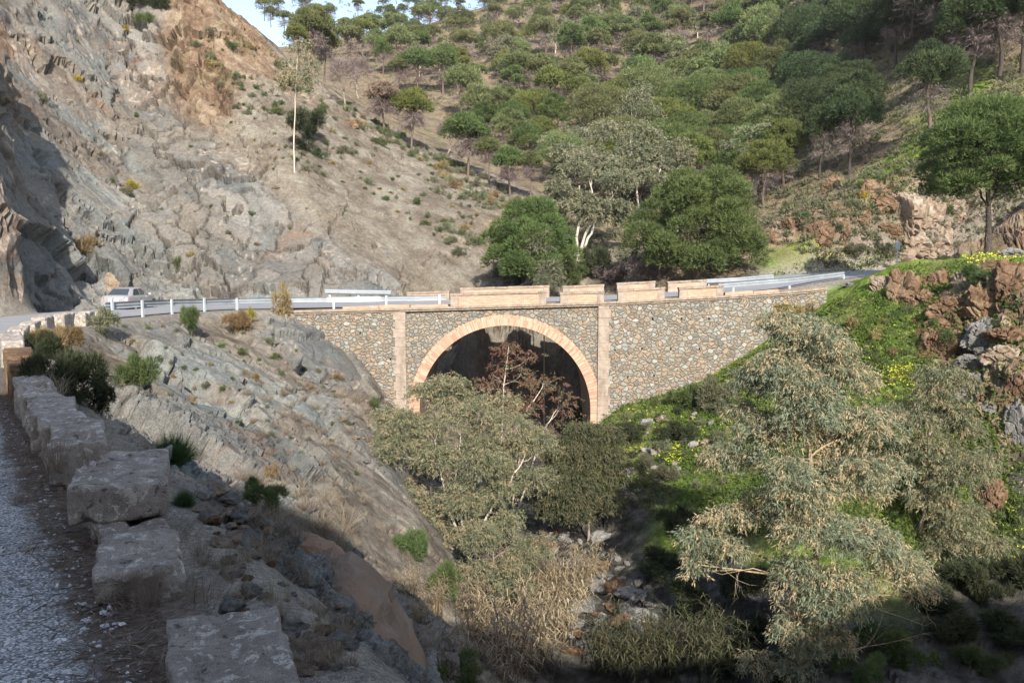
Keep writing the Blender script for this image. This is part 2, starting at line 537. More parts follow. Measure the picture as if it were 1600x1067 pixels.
M = {}
M['terrain'] = terrain_mat()
M['masonry'] = masonry_mat()
M['brick'] = brick_mat('weathered_brick')
M['ring'] = brick_mat('arch_brick', True)
M['cut'] = cutstone_mat('tan_cut_stone', (0.235, 0.185, 0.145), (0.34, 0.275, 0.22), (0.44, 0.37, 0.305))
M['cornice'] = cutstone_mat('weathered_ledge_stone', (0.20, 0.155, 0.12), (0.31, 0.245, 0.19), (0.43, 0.36, 0.29), 1.4)
M['vault'] = cutstone_mat('rendered_vault', (0.24, 0.185, 0.14), (0.33, 0.26, 0.20), (0.40, 0.33, 0.26), 0.5)
M['asphalt'] = asphalt_mat()
M['gravel'] = gravel_mat()
M['block'] = concrete_mat()
M['rock_grey'] = rock_mat('grey_schist', [(0.085, 0.085, 0.082), (0.18, 0.17, 0.155), (0.30, 0.285, 0.26)])
M['rock_rust'] = rock_mat('rusty_schist', [(0.06, 0.040, 0.026), (0.155, 0.092, 0.052), (0.27, 0.19, 0.12)])
M['rock_pale'] = rock_mat('pale_tan_rock', [(0.15, 0.10, 0.068), (0.28, 0.21, 0.15), (0.42, 0.37, 0.32)])
M['rock_dome'] = rock_mat('smooth_slate_dome', [(0.115, 0.11, 0.098), (0.21, 0.15, 0.108), (0.30, 0.17, 0.105)], 0.35, 0.18)
M['rock_creek'] = rock_mat('creek_stone', [(0.15, 0.14, 0.13), (0.26, 0.245, 0.225), (0.38, 0.36, 0.335)])
M['galv'] = simple('galvanised_steel', (0.34, 0.37, 0.40), 0.5, 0.5, 0.3, 0.18, 2.0)
M['galv_white'] = simple('white_steel', (0.74, 0.76, 0.77), 0.5, 0.4, 0.0, 0.05)  # whiter steel for one stretch of the left beam
M['post'] = simple('grey_steel_post', (0.50, 0.54, 0.56), 0.5, 0.4, 0.2, 0.08)
# ------------------------------------------------------------------ terrain: control points -> smooth heightfield -> rock relief
# R grey rock, S scree / dry soil, O rusty rock and soil, G green slope, F forest floor, C creek bed and ground darkened where shade falls
CTRL = """
170 525 35 R|240 505 40 R|300 502 43 S|360 502 46 S|440 505 49 R|110 570 21 S|170 620 20 R|200 660 16 R|130 640 14 S|220 700 13 R|250 720 11 R|290 760 10 R
330 815 8 C|350 895 6.3 C|300 985 4.8 C|470 1160 4.4 C|430 1010 5.4 C|400 812 9 R|450 850 9.5 R|560 903 11 R|612 958 11.5 R|645 1030 10.5 R|655 1067 10 R|480 1000 7.5 R
420 775 16 R|400 705 21 R|500 810 18 S|560 880 22 S|560 935 15 R|500 880 14 R|640 1040 16 R|450 850 13 R|700 1200 13 S|660 1120 11.5 S
300 600 32 R|300 680 24 R|360 640 30 R|400 640 33 R|420 700 28 R|480 560 45 R|500 620 42 S|560 700 36 R|600 622 49.3 S|560 562 49.5 R|500 522 49.6 R
640 800 32 S|600 850 28 S|680 900 29 S|700 960 27 S|760 970 30 C|740 880 36 C|760 1067 25 S|650 700 42 S|650 960 25 S
850 900 35.5 C|930 880 37 C|940 930 34.5 C|900 1000 31.5 C|900 1067 29 C|850 820 43 C|800 750 50 C|780 720 58 C
700 500 65.5 S|700 560 64.6 S|700 625 62.5 S|790 500 65.5 S|790 560 64.6 S|790 640 63.0 S|860 500 66 S|860 560 65 S|860 650 63.5 S|905 560 66 S|905 640 65 S|790 468 67.5 S|860 468 68 S|700 468 66.5 S|690 660 57 S|650 645 54 S|780 690 57 S|870 690 57 C|920 670 54 R
960 645 49.3 G|1100 602 49.3 G|1200 540 49.3 G|1280 490 49 G|1000 700 46 G|1060 720 43 G|1000 790 40 C|1100 800 37 G|1150 700 42 G|1250 600 45 G
1340 470 47 G|1340 520 45 G|1400 600 40.5 G|1340 600 42 G|1430 520 43 G|1450 700 35 G|1350 750 34 G|1250 800 33 G|1100 900 33 C|1200 950 29 C|1000 1000 31 C|1000 1067 28.5 C
1150 1067 26 C|1300 1067 24 C|1450 1067 24 C|1600 1067 25 C|1550 900 30 C|1600 760 33.5 C|1500 800 33 G
1600 650 36 O|1500 650 38 O|1500 560 40.5 O|1600 550 37.5 O|1600 470 39 O|1480 470 43 O|1540 440 42 O|1400 440 46.5 G|1400 415 49 G|1500 405 48 G|1600 412 44 G
1400 425 57 G|1500 415 56 G|1400 388 63 O|1340 428 58 G|1600 395 52 G|1600 370 58 O|1500 385 60 O
1250 428 58 G|1250 392 66 G|1300 397 62 G|1200 432 60 G|1150 427 63 F|1240 350 70 O|1300 372 66 O|1300 300 75 F|1400 372 63.5 O|1400 300 68 O|1460 340 65 O|1470 270 68 O
1400 250 76 G|1450 220 75 G|1327 272 84 F|1260 280 88 F|1210 330 85 F|1514 135 88 G|1597 105 88 F|1600 250 68 F|1600 0 103 F|1500 0 115 F|1400 60 115 F|1400 0 135 F
1300 200 110 F|1300 100 140 F|1300 0 190 F|1200 280 105 F|1200 200 135 F|1200 100 190 F|1200 0 260 F|1100 390 72 F|1100 300 100 F|1100 200 145 F|1100 100 200 F|1100 0 275 F
1000 425 66 F|1000 350 88 F|1000 300 105 F|1000 200 150 F|1000 100 208 F|1000 0 290 F|900 445 64 F|900 350 85 F|900 300 105 F|900 200 150 F|900 100 208 F|900 0 295 F
800 448 64 F|800 380 76 F|800 305 95 S|800 250 125 F|800 200 150 F|800 100 215 F|800 0 300 F|735 272 100 S|735 240 120 F|700 200 155 F|700 100 225 F|700 28 310 F|700 70 370 F
600 212 102 S|600 185 130 F|600 120 215 F|600 60 300 F|600 100 370 F|520 160 100 S|520 140 130 F|520 95 220 F|520 64 300 F|520 105 370 F|450 100 98 S|450 105 130 F|450 90 220 F|450 84 300 F|450 125 370 F
385 64 95 O|385 85 130 F|385 90 220 F|385 100 300 F|385 110 370 F|340 22 93 O|420 88 96 O|300 -25 92 O|200 -80 95 R|100 -120 92 R|0 -150 85 R|0 -100 200 R|200 -50 200 R|300 60 200 R
500 466 60 R|740 444 63 S|620 456 62 R|400 469 60 R|300 471 60 R|250 471 60 R|150 470 57 R|60 478 50 R|0 481 47 R|200 300 72 R|200 150 83 R|200 0 91 R
460 265 73 S|330 150 83 O|400 180 82 S|300 300 70 R|400 350 68 R|600 330 75 S|700 350 76 S|660 270 92 S|540 300 76 S|520 230 84 S|0 300 58 R|0 150 66 R|0 0 75 R|100 300 63 R|100 150 74 R|100 0 83 R|90 400 55 R|170 400 60 R
-300 505 30 R|-300 300 33 R|-300 0 37 R|-300 -250 42 R|-220 200 38 R|-220 -250 43 R|-150 480 38 R|-150 300 41 R|-150 0 47 R|-150 -60 53 R|-45 486 42 R|-45 330 43 R|-45 150 46 R|-45 110 53 R|-45 30 62 R|-45 -120 75 R|-150 -150 72 R
1900 500 34 G|1900 300 50 F|1900 0 75 F|1900 900 24 G|1900 1300 18 G|1750 400 46 G|1750 0 90 F|1200 -200 420 F|900 -150 420 F|1500 -300 300 F|1500 0 420 F|700 110 470 F|600 150 470 F|450 170 470 F|300 170 470 F|0 170 470 R|1900 -200 300 F|1200 0 520 F
"""  # columns left of the frame: unseen cliff raised to cast shade
WALL = np.array([(9.0, -12, -1.25), (4.2, -5, -1.45), (1.1, 0, -1.6), (-1.0, 3.0, -1.72), (-2.07, 4.6, -1.86), (-4.46, 8.1, -2.12), (-8.5, 14, -2.36), (-12.3, 20, -2.52), (-13.6, 22.5, -2.58),
                 (-14.8, 25, -2.64), (-16.1, 28, -2.72), (-16.9, 30.5, -2.79), (-17.5, 33, -2.85), (-17.9, 35, -2.9), (-18.25, 38, -2.97), (-18.2, 41, -3.03), (-17.9, 43.5, -3.08), (-17.2, 46, -3.14),
                 (-15.9, 48.6, -3.22), (-14.0, 50.4, -3.33), (-11.0, 51.0, -3.30), (-7.0, 51.0, -3.2), (5.5, 51.0, -2.86), (13.3, 51.0, -2.44), (17.5, 51.8, -2.15), (21.0, 54.0, -1.75), (25, 57, -1.45), (32, 61, -1.2), (42, 64, -1.0)])
# outer edge of the road from behind the photographer round the bend and over the bridge; the roadway lies to its left
def poly_offset(p, d):
    t = np.gradient(p[:, :2], axis=0); t /= np.linalg.norm(t, axis=1, keepdims=True)
    q = p.copy(); q[:, 0] += -t[:, 1] * d; q[:, 1] += t[:, 0] * d
    return q
def densify(p, step=0.5):
    d = np.concatenate([[0], np.cumsum(np.linalg.norm(np.diff(p[:, :2], axis=0), axis=1))])
    s = np.arange(0, d[-1], step)
    # smooth by Catmull-like averaging
    q = np.stack([np.interp(s, d, p[:, k]) for k in range(3)], axis=1)
    for _ in range(6):
        q[1:-1] = 0.25 * q[:-2] + 0.5 * q[1:-1] + 0.25 * q[2:]
    return q
EDGE = densify(WALL, 0.5)
ROADW = 7.0

ctl = []; typ = []
for e in CTRL.replace('\n', '|').split('|'):
    s = e.split()
    if len(s) == 4:
        a, t = at_px(float(s[0]), float(s[1])); Y = float(s[2])
        ctl.append((a, math.log(Y), t)); typ.append(s[3])
def cx(X, Y, Z, ty):
    ctl.append((X / Y, math.log(Y), Z / Y)); typ.append(ty)
for (X, Y, Z) in WALL[3:14]:
    t = 1.0
    cx(X - 1.0, Y, Z, 'S'); cx(X - 5.5, Y, Z + 0.02, 'S'); cx(X + 0.75, Y, Z - (0.65 if Y < 9 else 0.35), 'C' if Y < 9 else 'S')
    if Y < 22: cx(X - 9.5, Y, Z + 2.0, 'R'); cx(X - 15, Y, Z + 9, 'R'); cx(X - 24, Y, Z + 17, 'R')
for X, Y, Z in ((1.6, 1.5, -1.9), (-3, 1.5, -1.65), (0.6, 3, -2.6), (3, 3, -4.2), (1.2, 5, -4.2), (5, 5, -6.0), (0.5, 8, -5.6), (4, 8, -7.5), (10, 8, -9), (4, 12, -9.0), (12, 12, -11.5), (4, 18, -11.5), (14, 18, -12.6), (0.5, 18, -10.2), (22, 18, -12), (18, 10, -11), (6, 24, -14.2), (1.5, 24, -13.2), (-1, 16, -8.0)):
    cx(X, Y, Z, 'G' if X > 3 else 'S')
ctl = np.array(ctl)
KA, KB = 3.6, 3.2
CA = np.stack([ctl[:, 0] * KA, ctl[:, 1] * KB], axis=1)
def kern(r2): return np.sqrt(r2 + 0.0016)
D2 = ((CA[:, None, :] - CA[None, :, :]) ** 2).sum(-1)
n_ = len(CA)
A_ = np.zeros((n_ + 3, n_ + 3))
A_[:n_, :n_] = kern(D2) + np.eye(n_) * -0.004
A_[:n_, n_] = 1; A_[n_, :n_] = 1
A_[:n_, n_ + 1:] = CA; A_[n_ + 1:, :n_] = CA.T
WT = np.linalg.solve(A_, np.concatenate([ctl[:, 2], np.zeros(3)]))
TY = 'RSOGFC'
ONE = np.stack([np.array([1.0 if t == k else 0.0 for t in typ]) for k in TY], axis=1)

def base_eval(X, Y, masks=False):
    X = np.asarray(X, dtype=float).ravel(); Y = np.maximum(np.asarray(Y, dtype=float).ravel(), 0.8)
    out = np.zeros(len(X)); mk = np.zeros((len(X), len(TY))) if masks else None
    for s in range(0, len(X), 20000):
        q = np.stack([X[s:s + 20000] / Y[s:s + 20000] * KA, np.log(Y[s:s + 20000]) * KB], axis=1)
        d2 = (q ** 2).sum(1)[:, None] + (CA ** 2).sum(1)[None, :] - 2 * q @ CA.T
        d2 = np.maximum(d2, 0)
        out[s:s + 20000] = kern(d2) @ WT[:n_] + WT[n_] + q @ WT[n_ + 1:]
        if masks:
            wgt = 1.0 / (d2 + 0.003) ** 1.6
            mk[s:s + 20000] = (wgt @ ONE) / wgt.sum(1, keepdims=True)
    z = out * Y
    return (z, mk) if masks else z

def edge_dist(X, Y):
    """signed distance to the road's outer edge (negative on the roadway side), road height there, position along it"""
    X = np.asarray(X, float).ravel(); Y = np.asarray(Y, float).ravel()
    t = np.gradient(EDGE[:, :2], axis=0); t /= np.linalg.norm(t, axis=1, keepdims=True)
    sd = np.full(len(X), 999.0); zz = np.zeros(len(X)); ii = np.zeros(len(X), int)
    near = np.where((Y < 80) & (X < 60) & (X > -60))[0]
    for s in range(0, len(near), 20000):
        k = near[s:s + 20000]
        dx = X[k][:, None] - EDGE[None, :, 0]; dy = Y[k][:, None] - EDGE[None, :, 1]
        d2 = dx * dx + dy * dy
        j = d2.argmin(1)
        m = np.arange(len(k))
        side = t[j, 0] * dy[m, j] - t[j, 1] * dx[m, j]       # > 0: left of the edge = roadway
        sd[k] = np.where(side > 0, -1, 1) * np.sqrt(d2[m, j]); zz[k] = EDGE[j, 2]; ii[k] = j
    return sd, zz, ii

def terrain_z(X, Y, full=False):
    shp = np.shape(X)
    X = np.asarray(X, float).ravel(); Y = np.asarray(Y, float).ravel()
    zb, mk = base_eval(X, Y, True)
    sd, rz, ii = edge_dist(X, Y)
    pos = np.stack([X, Y, zb], axis=1)
    mk = mk.copy()
    nz = fbm(pos * 0.22, 3, 5)
    nz2 = fbm(pos * 0.7, 3, 9)
    rock = np.clip(mk[:, 0] + mk[:, 2] * 0.75 + mk[:, 1] * 0.25 + 0.5 * nz * (mk[:, 0] + mk[:, 1]), 0, 1)
    # relief: slabs and ribs elongated along the dip of the strata (down to the right)
    c, s_ = math.cos(R(40)), math.sin(R(40))
    xr = X * c - zb * s_; zr = X * s_ + zb * c
    wob = np.stack([fbm(pos * 0.30, 3, 31), fbm(pos * 0.30, 3, 37), fbm(pos * 0.30, 3, 41)], axis=1) * 0.5
    sp = np.stack([xr * 0.45, Y * 0.8, zr * 1.0], axis=1)
    f1, e1, c1 = facets(sp * 0.17 + wob * 0.8, 100)
    f2, e2, c2 = facets(sp * 0.50 + wob * 1.2, 200)
    sp3 = np.stack([xr * 0.7, Y, zr * 1.1], axis=1)
    f3, e3, c3 = facets(sp3 * 1.5 + wob * 2.0, 300)
    gul = ridged(np.stack([xr * 0.05, Y * 0.12, zr * 0.22], axis=1) + wob * 0.5, 4, 61)
    strat = fbm(np.stack([xr * 0.10, Y * 0.3, zr * 1.3], axis=1) + wob, 4, 66)
    dist = np.clip(Y / 55.0, 0.15, 1.0); sq = np.sqrt(dist)
    blk = sstep(-0.1, 0.35, fbm(pos * 0.08, 2, 55))          # some parts are broken, others are smooth slabs
    blk = np.maximum(blk, sstep(0.3, 0.7, mk[:, 2])) + 0.9 * sstep(0.2, 0.6, mk[:, 2]) * (Y < 62) * (X > 10)
    rel = rock * (f1 * 0.85 * dist + f2 * (0.18 + 0.32 * blk) * sq + f3 * (0.05 + 0.13 * blk) * sq + strat * 0.30 * sq
                  - (0.22 + 0.40 * blk) * (1 - sstep(0, 0.07, e2)) * sq - 0.8 * (1 - sstep(0, 0.045, e1)) * dist + gul * 0.55 * dist)
    rel = rel * (1 + 0.75 * (Y < 49) * (X < -1.5) * sstep(10, 16, Y) * sstep(49, 45, Y))
    nearw = sstep(26, 12, Y)
    if nearw.max() > 0:
        f4, e4, c4 = facets(sp3 * 3.6 + wob * 3, 340)
        rel = rel + nearw * (0.6 + 0.4 * rock) * (0.22 * f4 - 0.13 * (1 - sstep(0, .1, e4)) + 0.05 * fbm(pos * 5, 3, 345))
    soil = fbm(pos * 0.5, 4, 71) * 0.35 * dist + fbm(pos * 2.2, 3, 81) * 0.10 * sq
    creek = mk[:, 5]
    rel = rel + (1 - rock) * soil + creek * f2 * 0.35 * sq
    farsoft = sstep(110, 170, Y)
    rel = rel * (1 - 0.5 * farsoft)
    hill = farsoft * fbm(pos * 0.03, 4, 91) * 3.0
    # no relief right at the road, the wall and the bridge
    onroad = (sd < 0.3) & (sd > -ROADW - 0.4)
    flat = np.where(sd < 0, sstep(-ROADW - 0.6, -ROADW - 3.0, sd) , sstep(0.35, np.where(Y < 13, 1.0, 2.5), sd))
    bridge = (X > -13.2) & (X < 17.0) & (Y > 49.0) & (Y < 58.6)
    near_front = (X > -14.0) & (X < 18.0) & (Y > 45.5) & (Y < 62)
    calm = np.where(near_front, 0.35, 1.0) * np.where((Y < 14) & (sd > 0), 0.8, 1)
    rel = rel * calm * np.where(bridge | near_front, 1.0, flat)
    z = zb + hill
    # carve the roadway (not under the arch)
    k = np.where(sd < 0, 1 - sstep(ROADW + 0.4, ROADW + 2.2, -sd), 1 - sstep(0.45, 1.5, sd))
    dec = np.where((X > -13.2) & (X < 16.6) & (Y > 44) & (Y < 66), 0.0, 1.0)
    k = k * dec
    z = z * (1 - k) + (rz - 0.05) * k
    # keep soil out of the roadway on the bridge: inside the bridge body the ground stays under the deck, behind it under the parapet
    lim = np.interp(X, WALL[18:27, 0], WALL[18:27, 2])
    z = np.where((X > -14.5) & (X < 17.5) & (Y > 49.6) & (Y < 58.0), np.minimum(z, lim - 0.55), z)
    if not full: return (z + rel * 0.5 * (1 - k)).reshape(shp)
    return z, mk, rock, (c2, c1, c3), sd, (e1, e2, e3), rel * (1 - k), k, (xr, zr, wob), strat

# the mesh: columns fan out from the photographer, rows lie close together where the cliffs are
pxs = np.concatenate([np.linspace(-420, -40, 60), np.linspace(-38, 1640, 640), np.linspace(1645, 2050, 60)])
aa = (pxs - 800) / FPX / (CP)
rows = np.concatenate([np.exp(np.linspace(math.log(1.3), math.log(8), 110)), np.exp(np.linspace(math.log(8), math.log(30), 190))[1:],
                       np.linspace(30, 55, 190)[1:], np.linspace(55, 112, 330)[1:], np.exp(np.linspace(math.log(112), math.log(470), 190))[1:]])
GA, GY = np.meshgrid(aa, rows)
GX = GA * GY
Z, MK, ROCK, CELL, SD, EDG, REL, CARVE, STR, STRAT = terrain_z(GX, GY, True)
nr, nc = GX.shape
V0 = np.stack([GX.ravel(), GY.ravel(), Z], axis=1)
G3 = V0.reshape(nr, nc, 3)
du = np.gradient(G3, axis=1); dv = np.gradient(G3, axis=0)
NRM = np.cross(du, dv); NRM /= np.linalg.norm(NRM, axis=2, keepdims=True) + 1e-9
for _ in range(3):
    NRM[1:-1, 1:-1] = (NRM[1:-1, 1:-1] * 2 + NRM[:-2, 1:-1] + NRM[2:, 1:-1] + NRM[1:-1, :-2] + NRM[1:-1, 2:]) / 6
NRM /= np.linalg.norm(NRM, axis=2, keepdims=True) + 1e-9
V = V0 + NRM.reshape(-1, 3) * REL[:, None]
# nothing may stand in the roadway, in front of the bridge deck or behind its parapets
lim_ = np.interp(V[:, 0], WALL[18:27, 0], WALL[18:27, 2])
V[:, 2] = np.where((V[:, 0] > -14.5) & (V[:, 0] < 17.5) & (V[:, 1] > 49.6) & (V[:, 1] < 58.6), np.minimum(V[:, 2], lim_ - 0.55), V[:, 2])
idx = np.arange(nr * nc).reshape(nr, nc)
Q = np.stack([idx[:-1, :-1], idx[:-1, 1:], idx[1:, 1:], idx[1:, :-1]], axis=-1).reshape(-1, 4)
me = mesh_np('terrain', V, Q, smooth=False)
pos = V * 1.0
def lerp(a, b, t):
    t = np.asarray(t)
    return a + (b - a) * (t[:, None] if t.ndim else t)
def cramp(x, stops):
    xs = [s[0] for s in stops]
    return np.stack([np.interp(x, xs, [s[1][k] for s in stops]) for k in range(3)], axis=1)
xr_, zr_, wob_ = STR
band = fbm(np.stack([xr_ * 0.05, GY.ravel() * 0.08, zr_ * 0.16], axis=1) + wob_ * 0.5, 6, 501, 0.6)
mid = fbm(np.stack([xr_ * 0.25, GY.ravel() * 0.3, zr_ * 0.9], axis=1) + wob_, 6, 521, 0.62)
sml = fbm(pos * 1.6, 5, 531, 0.65)
nA = fbm(pos * 0.12, 5, 541, 0.6); nB = fbm(pos * 0.5, 5, 551, 0.6)
rc = cramp(band, [(-0.45, (0.110, 0.125, 0.130)), (-0.15, (0.165, 0.175, 0.175)), (0.08, (0.225, 0.205, 0.178)), (0.28, (0.245, 0.185, 0.135)), (0.5, (0.17, 0.125, 0.095))])
rc = lerp(rc, cramp(mid, [(-0.5, (0.085, 0.095, 0.098)), (0.0, (0.195, 0.188, 0.172)), (0.4, (0.33, 0.305, 0.27))]), 0.50)
rc = lerp(rc, np.array((0.24, 0.285, 0.285)), 0.45 * sstep(0.08, 0.40, fbm(np.stack([xr_ * 0.12, GY.ravel() * 0.2, zr_ * 0.5], axis=1) + wob_, 5, 561)))
rc = lerp(rc, np.array((0.25, 0.15, 0.092)), 0.6 * sstep(0.10, 0.45, nA + 0.5 * sml))
rc = lerp(rc, np.array((0.34, 0.31, 0.27)), 0.30 * (CELL[0] > 0.72))
rc = lerp(rc, np.array((0.17, 0.15, 0.13)), 0.35 * (CELL[1] < 0.25))
vn = fbm(np.stack([xr_ * 0.035, GY.ravel() * 0.10, zr_ * 0.20], axis=1) + wob_ * 1.1, 3, 571)
vn2 = fbm(np.stack([zr_ * 0.05, GY.ravel() * 0.10, xr_ * 0.11], axis=1) + wob_ * 1.0, 3, 577)
vein = np.maximum((1 - sstep(0.0, 0.022, np.abs(vn))) * sstep(-0.15, 0.15, nA), (1 - sstep(0.0, 0.014, np.abs(vn2))) * sstep(-0.1, 0.2, nB)) * (GY.ravel() > 20)
rc = lerp(rc, np.array((0.50, 0.43, 0.35)), 0.85 * vein)
# colour darkens along the joints
rc = lerp(rc, np.array((0.06, 0.05, 0.042)), 0.8 * (1 - sstep(0.0, 0.06, EDG[1])) * sstep(-0.3, 0.2, nB))
soilc = cramp(nB + 0.6 * sml, [(-0.6, (0.125, 0.10, 0.077)), (0.0, (0.20, 0.17, 0.135)), (0.6, (0.29, 0.26, 0.22))])
forest = cramp(nB + 0.5 * sml, [(-0.6, (0.09, 0.08, 0.05)), (-0.1, (0.165, 0.13, 0.09)), (0.25, (0.24, 0.175, 0.12)), (0.6, (0.33, 0.27, 0.205))])
orc = cramp(mid + 0.6 * sml, [(-0.5, (0.085, 0.055, 0.038)), (0.0, (0.175, 0.118, 0.08)), (0.5, (0.29, 0.225, 0.165))])
gc = cramp(nB + 0.7 * sml, [(-0.6, (0.060, 0.095, 0.018)), (0.0, (0.12, 0.18, 0.028)), (0.6, (0.20, 0.235, 0.055))])
wc = cramp(sml, [(-0.5, (0.028, 0.026, 0.021)), (0.0, (0.062, 0.058, 0.05)), (0.5, (0.145, 0.135, 0.12))])  # creek bed tone, made darker to carry the gully's shade
tot = np.stack([ROCK * 0 + MK[:, 0], MK[:, 1], MK[:, 2], MK[:, 3], MK[:, 4], MK[:, 5]], axis=1)
jit = np.stack([fbm(pos * 0.16 + 11 * k, 5, 600 + 7 * k, 0.62) for k in range(6)], axis=1)
wts = np.clip(tot + (0.6 * jit + 0.22 * sml[:, None] * np.array((1, -1, 1, -1, 1, -1))) * (tot > 0.03), 0, None) ** 2.6
wts /= wts.sum(1, keepdims=True) + 1e-9
# steep parts of the soil, grass and forest floor show rock
steep = sstep(0.62, 0.40, NRM[:, :, 2].ravel())
col = sum(wts[:, k:k + 1] * c_ for k, c_ in enumerate((rc * 0.80, soilc * 0.86, orc, gc, forest, wc)))
show = np.clip(sstep(0.05, 0.4, ROCK - 0.55 + 0.5 * nB) * wts[:, 1], 0, 1)
col = lerp(col, rc, 0.6 * show)
gsp = sstep(0.10, 0.45, nB + 0.25 * sml) * (wts[:, 4] * 0.65 + wts[:, 2] * 0.25 + wts[:, 1] * 0.10)
col = lerp(col, np.array((0.11, 0.125, 0.045)), gsp)
dry = sstep(0.05, 0.45, fbm(pos * 0.28, 5, 671)) * wts[:, 3]
col = lerp(col, np.array((0.19, 0.165, 0.075)), 0.75 * dry)
col = lerp(col, np.array((0.24, 0.215, 0.18)), CARVE)
for nm, arr in (('ground_col', col), ('ground_mask', np.stack([ROCK, sstep(22, 9, GY.ravel()), 0 * ROCK], axis=1))):
    at = me.attributes.new(nm, 'FLOAT_COLOR', 'POINT')
    buf = np.ones((len(V), 4), np.float32); buf[:, :3] = arr
    at.data.foreach_set('color', buf.ravel())
terrain = tag(link('terrain', me, M['terrain']), kind='structure')
from mathutils.bvhtree import BVHTree
BVH = BVHTree.FromPolygons(V.tolist(), Q.tolist())
def gz(x, y, zmax=150.0):
    h = BVH.ray_cast(Vector((x, y, zmax)), Vector((0, 0, -1)))
    return h[0].z if h[0] is not None else -1.7
def ground_px(px, py, y0=2.0):
    a, t = at_px(px, py)
    d = Vector((a, 1.0, t))
    h = BVH.ray_cast(d * y0, d.normalized())
    if h[0] is None: return a * 300, 300.0, t * 300
    return h[0].x, h[0].y, h[0].z

# the hill behind the photographer, whose shadow lies over the foreground
hx = np.linspace(-75, 75, 150); hy = np.linspace(-60, 1.6, 90)
HX, HY = np.meshgrid(hx, hy)
front = np.array([gz(x, 1.62) for x in hx])
front = np.where(np.abs(hx) < 2.2, front, np.where(hx < 0, np.interp(hx, [-40, -14, -9, -2.2], [20, 3, -1.6, -1.65]), np.interp(hx, [2.2, 6, 20, 75], [-3.0, -5.6, -8, -2])))
pH = np.stack([HX.ravel(), HY.ravel(), 0 * HX.ravel()], axis=1)
crest = np.interp(HX, [-6, 0, 3, 10, 15, 20], [16.5, 16.5, 14.2, 13.4, 13.4, 14.5]) + 1.6 * fbm(pH * 0.09, 4, 401).reshape(HX.shape) + 1.2 * fbm(pH * 0.35, 3, 407).reshape(HX.shape)
s_ = np.clip((1.6 - HY) / 20.0, 0, 1)
HZ = front[None, :] * (1 - sstep(0.12, 1.0, s_)) + crest * sstep(0.12, 1.0, s_) - np.clip(-HY - 26, 0, 99) * 0.5
HZ = np.where(HY > 1.2, HZ - 0.25, HZ)
sdh, rzh, _ = edge_dist(HX, HY)
sdh = sdh.reshape(HX.shape); rzh = rzh.reshape(HX.shape)
kk = np.where(sdh < 0, 1 - sstep(7, 9, -sdh), 1 - sstep(0.4, 2, sdh)) * (HY > -9)
HZ = HZ * (1 - kk) + (rzh - 0.06) * kk
HV = np.stack([HX.ravel(), HY.ravel(), HZ.ravel()], axis=1)
ih = np.arange(HX.size).reshape(HX.shape)
HQ = np.stack([ih[:-1, :-1], ih[:-1, 1:], ih[1:, 1:], ih[1:, :-1]], axis=-1).reshape(-1, 4)
hm = mesh_np('hill', HV, HQ, smooth=True)
hcol = cramp(fbm(HV * 0.4, 5, 421), [(-0.5, (0.16, 0.13, 0.09)), (0, (0.27, 0.22, 0.17)), (0.5, (0.36, 0.32, 0.26))])
at = hm.attributes.new('ground_col', 'FLOAT_COLOR', 'POINT')
at.data.foreach_set('color', np.concatenate([hcol, np.ones((len(HV), 1))], axis=1).astype(np.float32).ravel())
tag(link('hill', hm, M['terrain']), kind='structure')

# ------------------------------------------------------------------ road: one sheet from behind the photographer over the bridge
def strip(name, line, d0, d1, dz, mat, n=8, jag=0.0, kind='structure', dirt=None):
    cols_ = np.linspace(d0, d1, n)
    rowsP = []
    for j, d in enumerate(cols_):
        q = poly_offset(line, d)
        if jag and j in (0, n - 1):
            q[:, :2] += (fbm(q * 0.9, 4, 500 + j)[:, None]) * jag
        q[:, 2] += dz
        rowsP.append(q)
    Vv = np.stack(rowsP, axis=1)
    k = len(line)
    ii = np.arange(k * n).reshape(k, n)
    Qq = np.stack([ii[:-1, :-1], ii[1:, :-1], ii[1:, 1:], ii[:-1, 1:]], axis=-1).reshape(-1, 4)
    me = mesh_np(name, Vv.reshape(-1, 3), Qq[:, ::-1], smooth=True)
    if dirt is not None:
        at = me.attributes.new('dirt', 'FLOAT', 'POINT')
        at.data.foreach_set('value', np.asarray(dirt(np.tile(cols_, k)), np.float32))
    o = link(name, me, mat)
    return tag(o, kind=kind)
far_i = int(np.argmin(np.abs(EDGE[:, 1] - 16) + (EDGE[:, 0] > 0) * 50))
strip('road', EDGE[far_i:], 0.55, 6.6, -0.012, M['asphalt'], 10, 0.25)
# gravelled lay-by at the photographer's feet, fading to litter and dirt along the wall
strip('gravel', EDGE[:far_i + 6], 0.02, 7.2, 0.0, M['gravel'], 60, 0.2, dirt=lambda d: np.clip(1.0 - (d - 0.22) / 0.55, 0, 1))
